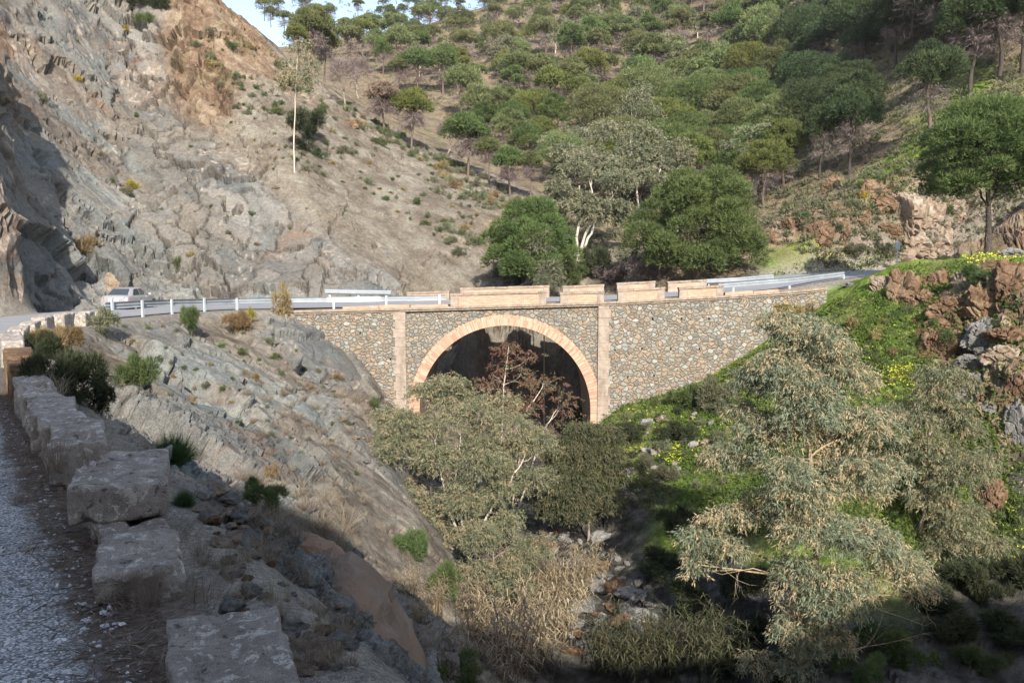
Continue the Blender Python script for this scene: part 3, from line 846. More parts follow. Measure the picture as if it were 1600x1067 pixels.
# ------------------------------------------------------------------ the bridge
YF, YB = 50.0, 57.4
def zdeck(X): return np.interp(X, [-16, -14.0, -6.84, 5.5, 13.3, 17.5, 20], [-3.42, -3.38, -3.2, -2.84, -2.42, -2.12, -1.85])
AX, AZ, RI, RO = -0.43, -9.62, 5.30, 5.95
bridge = empty('stone_bridge', (0, 50, -3.0))
tag(bridge, 'stone road bridge with one brick arch spanning the creek gully', 'bridge')
def bpart(mb, name, mat, parent=bridge, **k):
    o = mb.build(name, mat, None, **k)
    o.parent = parent
    o.location = tuple(-np.array(bridge.location))
    return o
def wall_strip(x0, x1, y0, y1, top, bot, step=0.2):
    mb = MB()
    xs = np.linspace(x0, x1, max(2, int(abs(x1 - x0) / step) + 1))
    n = len(xs); zt = np.array([top(x) for x in xs]); zb = np.array([bot(x) for x in xs])
    V = np.concatenate([np.stack([xs, np.full(n, y), z], axis=1) for y, z in ((y0, zb), (y0, zt), (y1, zt), (y1, zb))])
    i = np.arange(n - 1)
    Q = []
    for a, b in ((0, 1), (1, 2), (2, 3), (3, 0)):
        Q.append(np.stack([a * n + i, a * n + i + 1, b * n + i + 1, b * n + i], axis=1))
    Q.append(np.array([[0, n, 2 * n, 3 * n], [n - 1, 4 * n - 1, 3 * n - 1, 2 * n - 1]]))
    return mb.add(V, np.vstack(Q))
ctop = lambda x: zdeck(x) - 0.27
def arch_out(x):
    d = abs(x - AX)
    return AZ + math.sqrt(max(RO * RO - d * d, 0)) - 0.05 if d < RO - 0.02 else -16.0
# walls: the spandrel over the arch lies 12 cm behind the faces of the abutments
PL0, PL1, PR0, PR1 = -7.16, -6.52, 5.28, 5.92
bpart(wall_strip(PL1 - 0.1, PR0 + 0.1, YF + 0.13, YF + 0.7, ctop, arch_out, 0.1), 'spandrel_wall', M['masonry'])
bpart(wall_strip(-16.0, PL0 + 0.1, YF, YF + 0.7, ctop, lambda x: -16.0), 'abutment_wall', M['masonry'])
bpart(wall_strip(PR1 - 0.1, 19.2, YF, YF + 0.7, ctop, lambda x: -16.0), 'abutment_wall', M['masonry'])
bpart(wall_strip(PL1 - 0.1, PR0 + 0.1, YB - 0.6, YB - 0.13, ctop, arch_out, 0.1), 'spandrel_wall', M['masonry'])
bpart(wall_strip(-14.0, PL0 + 0.1, YB - 0.6, YB, ctop, lambda x: -16.0), 'abutment_wall', M['masonry'])
bpart(wall_strip(PR1 - 0.1, 18.5, YB - 0.6, YB, ctop, lambda x: -16.0), 'abutment_wall', M['masonry'])
# weep holes: small dark openings framed in the right abutment
wh = MB()
for px, py in ((1020, 498), (1108, 498), (1003, 545), (961, 547), (1093, 545), (1048, 545), (981, 589), (1022, 587), (1065, 498), (563, 520), (610, 561)):
    p = P(px, py, YF)
    wh.box(p[0] - 0.05, p[0] + 0.05, YF - 0.004, YF + 0.02, p[2] - 0.07, p[2] + 0.07)
bpart(wh, 'weep_hole', simple('weep_hole_dark', (0.02, 0.018, 0.016), 1.0, 0.0))
# brick ring on both faces with arc-length UVs, and the rendered vault between
def ring(y0, y1):
    n = 130
    th = np.concatenate([np.linspace(0, np.pi, n)])
    prof = []
    uvs = []
    zleg = 2.8
    def row(r, off):
        pts = [(AX + r, AZ - zleg)] + [(AX + r * math.cos(t), AZ + r * math.sin(t)) for t in th] + [(AX - r, AZ - zleg)]
        return np.array(pts)
    ri, ro = row(RI, 0), row(RO, 0)
    m = len(ri)
    arc = np.concatenate([[0], np.cumsum(np.linalg.norm(np.diff(0.5 * (ri + ro), axis=0), axis=1))])
    V = []; U = []
    for r_, y, v in ((ri, y0, 0.0), (ro, y0, 0.65), (ro, y1, 1.0), (ri, y1, -0.6)):
        V.append(np.stack([r_[:, 0], np.full(m, y), r_[:, 1]], axis=1)); U.append(np.stack([arc, np.full(m, v)], axis=1))
    V = np.vstack(V); U = np.vstack(U)
    i = np.arange(m - 1)
    Q = np.vstack([np.stack([a * m + i, b * m + i, b * m + i + 1, a * m + i + 1], axis=1) for a, b in ((0, 1), (1, 2), (3, 0))])
    me = mesh_np('arch_ring', V, Q[:, ::-1], uv=U)
    o = link('arch_ring', me, M['ring'], bridge); o.location = tuple(-np.array(bridge.location))
ring(YF + 0.085, YF + 0.62)
ring(YB - 0.085, YB - 0.62)
vb = MB()
th = np.linspace(0, np.pi, 80)
pr = np.array([(AX + RI + .02, -15.5)] + [(AX + (RI + .02) * math.cos(t), AZ + (RI + .02) * math.sin(t)) for t in th] + [(AX - RI - .02, -15.5)])
m = len(pr)
Vv = np.vstack([np.stack([pr[:, 0], np.full(m, y), pr[:, 1]], axis=1) for y in (YF + 0.6, YB - 0.6)])
i = np.arange(m - 1)
vb.add(Vv, np.stack([i, i + 1, m + i + 1, m + i], axis=1))
bpart(vb, 'arch_vault', M['vault'])
# quoined pilasters
def pilaster(x0, x1, y0, y1, side):
    mb = MB(); z = -15.5; k = 0; top = zdeck(0.5 * (x0 + x1)) - 0.275
    while z < top - 0.05:
        h = min(random.uniform(0.5, 0.62), top - z)
        e = (0.10 if k % 2 else 0.0) + random.uniform(0, .04)
        xa, xb = (x0 - e, x1) if side < 0 else (x0, x1 + e)
        mb.box(xa, xb, y0, y1, z, z + h - 0.006)
        z += h; k += 1
    return bpart(mb, 'pilaster', M['cut'], bevel=0.012)
pilaster(PL0, PL1, YF - 0.035, YF + 0.66, -1)
pilaster(PR0, PR1, YF - 0.035, YF + 0.66, 1)
# cornice: two courses of stones
def cornice(y_out, y_in, sgn, x0=-15.9, x1=19.0):
    mb = MB(); x = x0
    while x < x1:
        L = min(random.uniform(0.8, 1.25), x1 - x)
        for (zo0, zo1, pr_, j) in ((-0.27, -0.16, 0.07, 0.0), (-0.158, -0.03, 0.15, 0.4)):
            xa, xb = x + j * 0.5, x + L + j * 0.5 - 0.012
            jy = random.uniform(-.012, .012)
            ya = y_out - sgn * (pr_ + jy)
            c = []
            for zo in (zo0, zo1):
                for (xx, yy) in ((xa, ya), (xb, ya), (xb, y_in), (xa, y_in)):
                    c.append((xx, yy, zdeck(xx) + zo))
            mb.hexa(c)
        x += L
    bpart(mb, 'cornice', M['cornice'])
cornice(YF, YF + 0.5, 1)
cornice(YB, YB - 0.5, -1, -13.8, 18.3)
# deck body under the road sheet
dk = wall_strip(-13.6, 18.4, YF + 0.3, YB - 0.3, lambda x: zdeck(x) - 0.06, lambda x: zdeck(x) - 0.40, 0.5)
bpart(dk, 'deck', M['cornice'])
# parapet walls: brick panel, end stones, coping
def parapet(x0, x1, y0, y1, h, endst=True, z_off=-0.035):
    xm = 0.5 * (x0 + x1)
    pn = MB()
    n = max(2, int((x1 - x0) / 0.5))
    xs = np.linspace(x0, x1, n + 1)
    c = lambda xa, xb, ya, yb, za, zb: [(xa, ya, zdeck(xa) + za), (xb, ya, zdeck(xb) + za), (xb, yb, zdeck(xb) + za), (xa, yb, zdeck(xa) + za), (xa, ya, zdeck(xa) + zb), (xb, ya, zdeck(xb) + zb), (xb, yb, zdeck(xb) + zb), (xa, yb, zdeck(xa) + zb)]
    pn.hexa(c(x0 + 0.02, x1 - 0.02, y0 + 0.02, y1 - 0.02, z_off, h - 0.13))
    o = bpart(pn, 'parapet', M['brick'])
    cp = MB(); x = x0 - 0.04
    while x < x1 + 0.03:
        L = min(random.uniform(0.75, 1.0), x1 + 0.04 - x)
        j = random.uniform(-.012, .012)
        cp.hexa(c(x, x + L - 0.012, y0 - 0.05 + j, y1 + 0.05 + j, h - 0.128, h + j))
        x += L
    k = cp.build('coping', M['cornice'], o, bevel=0.015)
    if endst:
        es = MB()
        es2 = MB()
        es.hexa(c(x0 - 0.005, x0 + 0.5, y0 - 0.012, y1 + 0.012, z_off, h - 0.131))
        es2.hexa(c(x1 - 0.42, x1 + 0.005, y0 - 0.012, y1 + 0.012, z_off, h - 0.131))
        es.build('end_stone', M['cut'], o, bevel=0.012)
        es2.build('end_stone', M['cut'], o, bevel=0.012)
    return o
def xat(px, Y): return (px - 800) / FPX * Y
for a, b, h in ((704.5, 853, 0.74), (875, 943, 0.62), (965, 1037, 0.66), (1060, 1128, 0.60)):
    parapet(xat(a, YF + .25), xat(b, YF + .25), YF - 0.02, YF + 0.42, h)
for a, b, h in ((637, 702, 0.62), (720, 858, 0.80), (879, 943, 0.74), (963.5, 1022.5, 0.78), (1042.5, 1102.5, 0.70)):
    parapet(xat(a, YB - .2), xat(b, YB - .2), YB - 0.42, YB + 0.02, h)
# the broken-off footing of the parapet left of the standing walls
for a, b, h in ((536, 592, 0.13), (593, 640, 0.17), (642, 700, 0.12)):
    ft = MB(); xa, xb = xat(a, YF + .2), xat(b, YF + .2)
    ft.hexa([(xa, YF + .03, zdeck(xa) - .035), (xb, YF + .03, zdeck(xb) - .035), (xb, YF + .4, zdeck(xb) - .035), (xa, YF + .4, zdeck(xa) - .035),
             (xa, YF + .03, zdeck(xa) + h), (xb, YF + .03, zdeck(xb) + h * .9), (xb, YF + .4, zdeck(xb) + h), (xa, YF + .4, zdeck(xa) + h * .8)])
    bpart(ft, 'parapet_footing', M['brick'])
for a, b, h in ((1132, 1175, 0.14), (1176, 1215, 0.10)):
    ft = MB(); xa, xb = xat(a, YF + .2), xat(b, YF + .2)
    ft.hexa([(xa, YF + .03, zdeck(xa) - .035), (xb, YF + .03, zdeck(xb) - .035), (xb, YF + .4, zdeck(xb) - .035), (xa, YF + .4, zdeck(xa) - .035),
             (xa, YF + .03, zdeck(xa) + h), (xb, YF + .03, zdeck(xb) + h * .9), (xb, YF + .4, zdeck(xb) + h), (xa, YF + .4, zdeck(xa) + h * .8)])
    bpart(ft, 'parapet_footing', M['brick'])
# ------------------------------------------------------------------ guardrails
def w_profile():
    # (outward, up) of a W beam, 31 cm high
    return np.array([(0.0, -0.155), (0.03, -0.13), (0.075, -0.10), (0.08, -0.065), (0.03, -0.02), (0.03, 0.02), (0.08, 0.065), (0.075, 0.10), (0.03, 0.13), (0.0, 0.155)])
def beam_mesh(name, pts, back=False):
    pts = np.array(pts, float); pr = w_profile()
    tg = np.gradient(pts[:, :2], axis=0); tg /= np.linalg.norm(tg, axis=1, keepdims=True)
    nrm = np.stack([-tg[:, 1], tg[:, 0]], axis=1)
    if back: nrm = -nrm
    k = len(pts); m = len(pr)
    V = []
    for th in (0.0, -0.012):
        for i in range(k):
            for o, u in pr:
                V.append((pts[i, 0] + nrm[i, 0] * (o + th), pts[i, 1] + nrm[i, 1] * (o + th), pts[i, 2] + u))
    V = np.array(V); idx = np.arange(2 * k * m).reshape(2, k, m)
    Q = []
    for s in (0, 1):
        q = np.stack([idx[s, :-1, :-1], idx[s, :-1, 1:], idx[s, 1:, 1:], idx[s, 1:, :-1]], axis=-1).reshape(-1, 4)
        Q.append(q if s == 0 else q[:, ::-1])
    for j in (0, m - 1):
        Q.append(np.stack([idx[0, :-1, j], idx[0, 1:, j], idx[1, 1:, j], idx[1, :-1, j]], axis=-1))
    for i in (0, k - 1):
        Q.append(np.stack([idx[0, i, :-1], idx[0, i, 1:], idx[1, i, 1:], idx[1, i, :-1]], axis=-1))
    return mesh_np(name, V, np.vstack(Q), smooth=False)
def guardrail(label, posts, beams, back=False, top=0.62, group=None):
    """posts: base points; beams: list of (point list, material); the beam hangs on the roadway side of the posts"""
    p0 = np.array(posts[0])
    root = empty('guardrail', tuple(p0)); tag(root, label, 'guardrail', group)
    inv = -p0
    for pts, mat in beams:
        o = link('beam', beam_mesh('beam', np.array(pts) + inv, back), mat, root)
    for k, p in enumerate(posts):
        q = np.array(p) + inv
        a, b = posts[max(0, k - 1)], posts[min(len(posts) - 1, k + 1)]
        t = np.array(b)[:2] - np.array(a)[:2]; t /= np.linalg.norm(t); n = np.array((-t[1], t[0])) * (-1 if back else 1)
        mb = MB()
        def prism(cx_, cy_, hx_, hy_, z0, z1):
            c = []
            for z in (z0, z1):
                for sx, sy in ((-1, -1), (1, -1), (1, 1), (-1, 1)):
                    c.append((q[0] + t[0] * (cx_ + sx * hx_) + n[0] * (cy_ + sy * hy_), q[1] + t[1] * (cx_ + sx * hx_) + n[1] * (cy_ + sy * hy_), q[2] + z))
            mb.hexa(c)
        z1 = top + 0.08
        prism(0, -0.115, 0.065, 0.006, -0.7, z1); prism(-0.06, -0.07, 0.005, 0.04, -0.7, z1); prism(0.06, -0.07, 0.005, 0.04, -0.7, z1)
        mb.build('post', M['post'], root)
    return root
def rail_line(posts, dz, ext=0.4, n=6):
    p = np.array(posts, float)
    a = p[0] - (p[1] - p[0]) / np.linalg.norm(p[1] - p[0]) * ext
    b = p[-1] + (p[-1] - p[-2]) / np.linalg.norm(p[-1] - p[-2]) * ext
    q = np.vstack([a, p, b])
    d = np.concatenate([[0], np.cumsum(np.linalg.norm(np.diff(q, axis=0), axis=1))])
    s = np.linspace(0, d[-1], n * len(p))
    r = np.stack([np.interp(s, d, q[:, k]) for k in range(3)], axis=1)
    for _ in range(2): r[1:-1] = .25 * r[:-2] + .5 * r[1:-1] + .25 * r[2:]
    return r + np.array((0, 0, dz))
LP = [P(174, 489, 38.5), P(221, 491, 40.5), P(267, 488, 43.2), P(318, 485, 46), P(369, 484, 48.6), P(440, 484, 50.35), P(522, 482.5, 50.75), P(604, 480, 50.75), P(687, 477.5, 50.75)]
LP = [np.array((p[0], p[1], p[2])) for p in LP]
LB = [P(px, py, p[1]) for (px, py), p in zip(((174, 477.5), (221, 474.5), (267, 472.5), (318, 471.5), (369, 470.3), (440, 469), (522, 468), (604, 466.8), (687, 465)), LP)]
line = rail_line(LB, 0.0, 0.35, 8)
px_of = 800 + FPX * line[:, 0] / line[:, 1]
def cut(l, a, b):
    k = (px_of >= a) & (px_of <= b)
    return l[k]
guardrail('long curved guardrail on the valley side from silver car to first brick parapet', LP,
          [(cut(line, 0, 512), M['galv']), (cut(line, 503, 600), M['galv_white']), (cut(line, 590, 999), M['galv'])])
FL = [P(515, 465, 57.6), P(560, 466, 57.7), P(604, 466.5, 57.8)]
guardrail('short guardrail piece across the road, left of the bridge parapets', FL, [(rail_line(FL, 0.42, 0.3), M['galv'])], back=True, top=0.45)
RP = [P(1143.7, 468, 50.4), P(1231.5, 458, 52.2), P(1316, 446, 56.0)]
RP[1][2] -= .25
guardrail('guardrail with three posts on the near side past the right parapet', RP, [(rail_line([P(1131, 445.5, 50.3), P(1231.5, 437.5, 52.0), P(1316, 427.5, 55.8)], 0.0, 0.35), M['galv'])], top=0.66)
FR = [P(1108, 449, 57.6), P(1133, 449, 57.7), P(1182, 447, 58.6), P(1205, 446, 59.2)]
guardrail('guardrail across the road under the big round pine, right of the parapets', FR, [(rail_line([P(1108, 439.5, 57.6), P(1155, 437, 57.9), P(1205, 432.5, 59.2)], 0, 0.2), M['galv'])], back=True, top=0.3)

# ------------------------------------------------------------------ the parked car
paint = NT('silver_car_paint')
pb = paint.principled((0.42, 0.41, 0.41), 0.28, spec=0.5, metal=0.4)
pb.inputs['Coat Weight'].default_value = 0.4; pb.inputs['Coat Roughness'].default_value = 0.08
M['paint'] = paint.m
M['glass'] = simple('car_glass', (0.045, 0.055, 0.06), 0.06, 0.8)
M['rubber'] = simple('tyre_rubber', (0.02, 0.02, 0.02), 0.9, 0.2)
M['alloy'] = simple('wheel_alloy', (0.45, 0.45, 0.46), 0.35, 0.5, 0.7)
M['red'] = simple('tail_lamp_red', (0.55, 0.03, 0.015), 0.25, 0.5)
M['amber'] = simple('tail_lamp_clear', (0.72, 0.55, 0.45), 0.25, 0.5)
M['plate'] = simple('number_plate', (0.80, 0.80, 0.80), 0.4, 0.4)
M['trim'] = simple('black_trim', (0.03, 0.03, 0.032), 0.6, 0.3)
def car(loc, yaw):
    root = empty('parked_car', loc, yaw)
    tag(root, 'silver four door saloon parked beside the foot of the rock cut', 'car')
    # stations along the length (x forward): rear -2.08 .. front 2.08 ; section = half outline from sill to deck
    def sec(x, w, zb, zw, zt, wt):
        pts = [(0.0, zb), (w * 0.86, zb), (w * 0.97, zb + 0.12), (w, 0.5 * (zb + zw) + .05), (w * 0.985, zw), (wt, zt), (wt * 0.55, zt + 0.02), (0, zt + 0.025)]
        return [(x, y, z) for y, z in pts]
    st = [sec(-2.10, 0.70, 0.36, 0.62, 0.66, 0.62), sec(-2.06, 0.80, 0.30, 0.86, 0.96, 0.70), sec(-1.90, 0.84, 0.22, 0.90, 1.03, 0.74), sec(-1.45, 0.855, 0.20, 0.92, 1.02, 0.76), sec(-0.7, 0.855, 0.20, 0.92, 0.98, 0.78),
          sec(0.3, 0.855, 0.20, 0.90, 0.95, 0.78), sec(0.95, 0.85, 0.20, 0.87, 0.92, 0.77), sec(1.5, 0.83, 0.21, 0.78, 0.84, 0.72), sec(1.85, 0.79, 0.24, 0.68, 0.74, 0.66), sec(2.04, 0.70, 0.30, 0.58, 0.63, 0.58), sec(2.10, 0.55, 0.34, 0.50, 0.54, 0.45)]
    k, m = len(st), len(st[0])
    V = [p for s in st for p in s] + [(p[0], -p[1], p[2]) for s in st for p in s]
    idx = np.arange(2 * k * m).reshape(2, k, m)
    Q = np.vstack([np.stack([idx[0, :-1, :-1], idx[0, 1:, :-1], idx[0, 1:, 1:], idx[0, :-1, 1:]], axis=-1).reshape(-1, 4),
                   np.stack([idx[1, :-1, :-1], idx[1, :-1, 1:], idx[1, 1:, 1:], idx[1, 1:, :-1]], axis=-1).reshape(-1, 4)])
    caps = []
    for i, f in ((0, 0), (k - 1, 1)):
        for j in range(m - 1):
            q = [idx[0, i, j], idx[0, i, j + 1], idx[1, i, j + 1], idx[1, i, j]]
            caps.append(q if f == 0 else q[::-1])
    body = MB().add(V, np.vstack([Q, caps])).build('body', M['paint'], root, smooth=True)
    sd = body.modifiers.new('round', 'SUBSURF'); sd.levels = 1; sd.render_levels = 2
    # cabin: roof shell on pillars
    cb = MB()
    base = [(-1.62, 0.72, 1.0), (0.98, 0.74, 0.91)]; roof = [(-0.95, 0.58, 1.40), (0.12, 0.59, 1.40)]
    def cabin(mb, o, zoff=0.0):
        lo = [(-1.66, .66), (-1.50, .745), (-.55, .765), (.55, .765), (.98, .72), (1.08, .60)]
        hi = [(-1.03, .50), (-.92, .585), (-.45, .60), (-.05, .60), (.14, .575), (.20, .48)]
        V = [(x, y + o, 0.985 if x < -1 else (0.95 if x < .6 else 0.90)) for x, y in lo] + [(x, y + o, 1.375) for x, y in hi] + [(-.90, .36, 1.40), (-.80, .47, 1.415), (-.42, .49, 1.445), (-.05, .49, 1.435), (.08, .46, 1.41), (.12, .34, 1.40)]
        n = 6
        V2 = V + [(x, -y, z) for x, y, z in V]
        Q = []
        for s in (0, 18):
            for a in (0, 6):
                for i in range(5):
                    q = [s + a + i, s + a + i + 1, s + a + 6 + i + 1, s + a + 6 + i]
                    Q.append(q if s == 0 else q[::-1])
        for a in (0, 6):
            Q.append([a, a + 6, 18 + a + 6, 18 + a]); Q.append([a + 5, 18 + a + 5, 18 + a + 11, a + 11])
        for i in range(5): Q.append([12 + i, 12 + i + 1, 30 + i + 1, 30 + i])
        mb.add(V2, Q)
    cabin(cb, 0.0)
    cab = cb.build('roof', M['paint'], root, smooth=True)
    ms = cab.modifiers.new('round', 'SUBSURF'); ms.levels = 1; ms.render_levels = 1; ms.subdivision_type = 'SIMPLE'
    def win(name, pts, off):
        pts = np.array(pts, float); c = np.cross(pts[1] - pts[0], pts[2] - pts[0]); c /= np.linalg.norm(c)
        if np.dot(c, off) < 0: c = -c; pts = pts[::-1]
        n = len(pts)
        A = pts + c * 0.014; B = pts - c * 0.02
        mb = MB()
        V = np.vstack([A, B])
        Q = [[i, n + i, n + (i + 1) % n, (i + 1) % n] for i in range(n)]
        mb.add(V, Q + [[0, 1, 2, 3], [7, 6, 5, 4]])
        return mb.build(name, M['glass'], root)
    win('rear_window', [(-1.575, 0.58, 1.035), (-1.575, -0.58, 1.035), (-1.08, -0.47, 1.355), (-1.08, 0.47, 1.355)], (-1, 0, 0.6))
    win('windscreen', [(1.02, 0.58, 0.945), (1.02, -0.58, 0.945), (0.245, -0.45, 1.36), (0.245, 0.45, 1.36)], (1, 0, 0.6))
    for s in (-1, 1):
        win('side_window', [(-1.28, s * .735, 1.0), (-.42, s * .748, .985), (-.42, s * .617, 1.345), (-.86, s * .606, 1.345)], (0, s, 0))
        win('side_window', [(-.34, s * .75, .98), (.66, s * .738, .955), (.06, s * .606, 1.345), (-.34, s * .617, 1.345)], (0, s, 0))
    # lamps, plate, bumper, handles, mirrors, wheels
    for s in (-1, 1):
        lm = MB()
        lm.hexa([(-2.10, s * .56, .66), (-1.86, s * .845, .66), (-1.84, s * .80, .66), (-2.03, s * .56, .66), (-2.085, s * .58, .94), (-1.86, s * .815, .94), (-1.82, s * .77, .94), (-2.0, s * .58, .94)])
        l = lm.build('tail_light', M['red'], root, bevel=0.015)
        MB().hexa([(-2.112, s * .58, .73), (-1.93, s * .79, .73), (-1.9, s * .74, .73), (-2.03, s * .58, .73), (-2.105, s * .585, .80), (-1.93, s * .785, .80), (-1.9, s * .74, .80), (-2.03, s * .58, .80)]).build('reversing_lamp', M['amber'], l)
        MB().box(0.62, 0.80, min(s * .80, s * .97), max(s * .80, s * .97), 0.93, 1.06).build('mirror', M['paint'], root, bevel=0.03)
        for x in (-0.62, 0.42):
            MB().box(x - .09, x + .09, min(s * .845, s * .875), max(s * .845, s * .875), 0.80, 0.835).build('door_handle', M['paint'], root, bevel=0.008)
        MB().box(-1.1, 1.0, min(s * .85, s * .872), max(s * .85, s * .872), 0.50, 0.56).build('side_moulding', M['paint'], root, bevel=0.008)
        for x in (-1.28, 1.28):
            wr = MB(); wr.tube([(x, s * .70, .30), (x, s * .71, .30), (x, s * .87, .30), (x, s * .88, .30)], [.24, .30, .30, .27], 24)
            t = wr.build('wheel', M['rubber'], root, smooth=False)
            MB().tube([(x, s * .86, .30), (x, s * .888, .30)], [.19, .17], 20).build('rim', M['alloy'], t)
            ar = MB(); ar.tube([(x, s * .60, .32), (x, s * .862, .32)], [.35, .35], 24); ar.build('wheel_arch', M['trim'], root)
    MB().box(-2.125, -2.09, -.27, .27, .70, .82).build('number_plate', M['plate'], root)
    MB().hexa([(-2.15, -.72, .34), (-2.15, .72, .34), (-1.9, .83, .34), (-1.9, -.83, .34), (-2.16, -.72, .56), (-2.16, .72, .56), (-1.9, .845, .56), (-1.9, -.845, .56)]).build('rear_bumper', M['paint'], root, bevel=0.04)
    MB().tube([(-0.75, 0.0, 1.41), (-0.95, 0, 1.62)], [.008, .004], 5).build('aerial', M['trim'], root)
    return root
cp_ = P(193, 486.5, 48.6)
cz = float(np.interp(43.5, WALL[:, 1][4:20], WALL[:, 2][4:20]))
car((cp_[0] + .3, 48.9, cp_[2] - 0.0), R(90.5))

# ------------------------------------------------------------------ roadside blocks and low wall in front
def block_mesh(name, L, W, H, seed, chip=0.05, n=14, lean=0.0):
    """rough hewn block: x along the wall, y across, z up from 0"""
    nx, ny, nz = max(6, int(n * L / 0.6)), n, max(6, int(n * H / 0.5))
    V = []; F = []; key = {}
    def vid(i, j, k):
        if (i, j, k) not in key:
            key[(i, j, k)] = len(V); V.append((i / nx, j / ny, k / nz))
        return key[(i, j, k)]
    for i in range(nx):
        for j in range(ny):
            F.append([vid(i, j, 0), vid(i, j + 1, 0), vid(i + 1, j + 1, 0), vid(i + 1, j, 0)])
            F.append([vid(i, j, nz), vid(i + 1, j, nz), vid(i + 1, j + 1, nz), vid(i, j + 1, nz)])
    for i in range(nx):
        for k in range(nz):
            F.append([vid(i, 0, k), vid(i + 1, 0, k), vid(i + 1, 0, k + 1), vid(i, 0, k + 1)])
            F.append([vid(i, ny, k), vid(i, ny, k + 1), vid(i + 1, ny, k + 1), vid(i + 1, ny, k)])
    for j in range(ny):
        for k in range(nz):
            F.append([vid(0, j, k), vid(0, j, k + 1), vid(0, j + 1, k + 1), vid(0, j + 1, k)])
            F.append([vid(nx, j, k), vid(nx, j + 1, k), vid(nx, j + 1, k + 1), vid(nx, j, k + 1)])
    q = (np.array(V) - np.array((0.5, 0.5, 0.0))) * np.array((L, W, H))
    h = np.array((L / 2, W / 2, H / 2)); c = q - np.array((0, 0, H / 2))
    r = 0.028 + 0.055 * np.clip(fbm(q * 3.0 + seed * 7.7, 3, seed), -0.4, 1)
    lim = np.clip(c, -(h - r[:, None]), h - r[:, None])
    d = c - lim; dl = np.linalg.norm(d, axis=1, keepdims=True)
    c = np.where(dl > 1e-6, lim + d / np.maximum(dl, 1e-6) * np.minimum(dl, r[:, None]), c)
    nrm = c / (np.linalg.norm(c / h, axis=1, keepdims=True) * h + 1e-6); nrm /= np.linalg.norm(nrm, axis=1, keepdims=True) + 1e-6
    e = 0.026 * fbm(q * 7 + seed * 3.1, 4, seed + 3) + 0.026 * fbm(q * 2.2 + seed, 3, seed + 5)
    e -= 1.5 * chip * sstep(0.12, 0.45, fbm(q * 2.6 + seed * 5.3, 3, seed + 9)) * (np.abs(c / h).max(1) > .8)
    c = c + nrm * e[:, None]
    c[:, 2] += H / 2
    c[:, 1] += lean * c[:, 2]
    return mesh_np(name, c, np.array(F), smooth=True)
def wall_at(Y):
    x = np.interp(Y, WALL[:, 1][2:19], WALL[:, 0][2:19])
    x2 = np.interp(Y + .3, WALL[:, 1][2:19], WALL[:, 0][2:19])
    return x, math.atan2(.3, x2 - x), np.interp(Y, WALL[:, 1][2:19], WALL[:, 2][2:19])
def wblock(name, label, y0, y1, ztop, W, seed, zbot=None, dx=0.0, group=None, mat='block', chip=0.05, yaw=0.0, roll=0.0, cat='stone block', n=14):
    ym = 0.5 * (y0 + y1)
    x, ang, zg = wall_at(ym)
    L = (y1 - y0) / max(math.sin(ang), 0.3)
    zb = zg - 0.25 if zbot is None else zbot
    o = link(name, block_mesh(name, L, W, ztop - zb, seed, chip, n), M[mat])
    o.location = (x + dx, ym, zb); o.rotation_euler = (roll, 0, ang + yaw)
    return tag(o, label, cat, group)
g_wall = 'weathered blocks of the old roadside wall'
wblock('stone_block', 'nearest weathered stone block, at the bottom edge beside the gravel', 2.35, 3.12, -1.43, 0.42, 11, dx=-.17, group=g_wall, yaw=-0.22, n=26)
wblock('stone_block', 'squarish block with pale lichen patches and dry grass tufts against its front', 4.15, 4.68, -1.64, 0.42, 12, dx=-.13, group=g_wall, yaw=-.16, n=24)
wblock('stone_block', 'broken low wall course under the big overhanging block', 4.70, 6.05, -1.745, 0.40, 13, group=g_wall, chip=0.09, n=22)
wblock('stone_block', 'big overhanging block lying loose on top of the low wall', 5.25, 6.10, -1.49, 0.60, 14, zbot=-1.735, dx=.04, group=g_wall, yaw=-0.20, roll=0.03, chip=0.07, n=24)
wblock('stone_block', 'block with a pale speckled end just beyond the overhanging block', 7.0, 8.0, -1.63, 0.46, 15, group=g_wall, yaw=-.1, n=18)
wblock('stone_block', 'low flat block with black crust between two pale ended blocks', 8.03, 8.75, -1.70, 0.44, 16, group=g_wall, n=18)
wblock('stone_block', 'block with a white mortar patch along its front edge', 8.8, 9.75, -1.71, 0.46, 17, group=g_wall, yaw=-.1, n=16)
wblock('stone_block', 'long flat block spotted with white below the two brown stones', 9.8, 12.05, -1.77, 0.45, 18, group=g_wall, chip=0.08, n=16)
wblock('stone_block', 'orange brown stone in the low wall, last but one towards the bend', 12.1, 13.2, -1.68, 0.42, 19, group=g_wall, mat='rock_rust', n=14)
wblock('stone_block', 'brown topped stone closing the far end of the low wall', 13.25, 14.4, -1.63, 0.42, 20, group=g_wall, mat='rock_rust', n=14)
g_mer = 'upright kerb blocks round the bend'
mer = [(17.6, 20.3, 0.62, 'large pale kerb block at the left edge, beyond the low wall'), (21.5, 23.3, 0.60, 'second kerb block of the bend counted from the low wall'), (24.4, 26.2, 0.58, 'third kerb block of the bend with a dark valley face'),
       (27.3, 29.1, 0.62, 'tallest kerb block in the middle of the bend'), (30.1, 32.0, 0.58, 'whitewashed kerb block right after the tallest one'), (32.9, 34.6, 0.52, 'round topped kerb block, last long one of the bend'), (35.6, 36.0, 0.45, 'small white kerb stone next to the guardrail end')]
for k, (a, b, h, lb) in enumerate(mer):
    x, ang, zg = wall_at(0.5 * (a + b))
    wblock('kerb_block', lb, a + .12 * (b - a), b - .16 * (b - a), zg + h, 0.45, 30 + k, zbot=zg - 0.5, group=g_mer, chip=0.06, cat='kerb block', n=12)

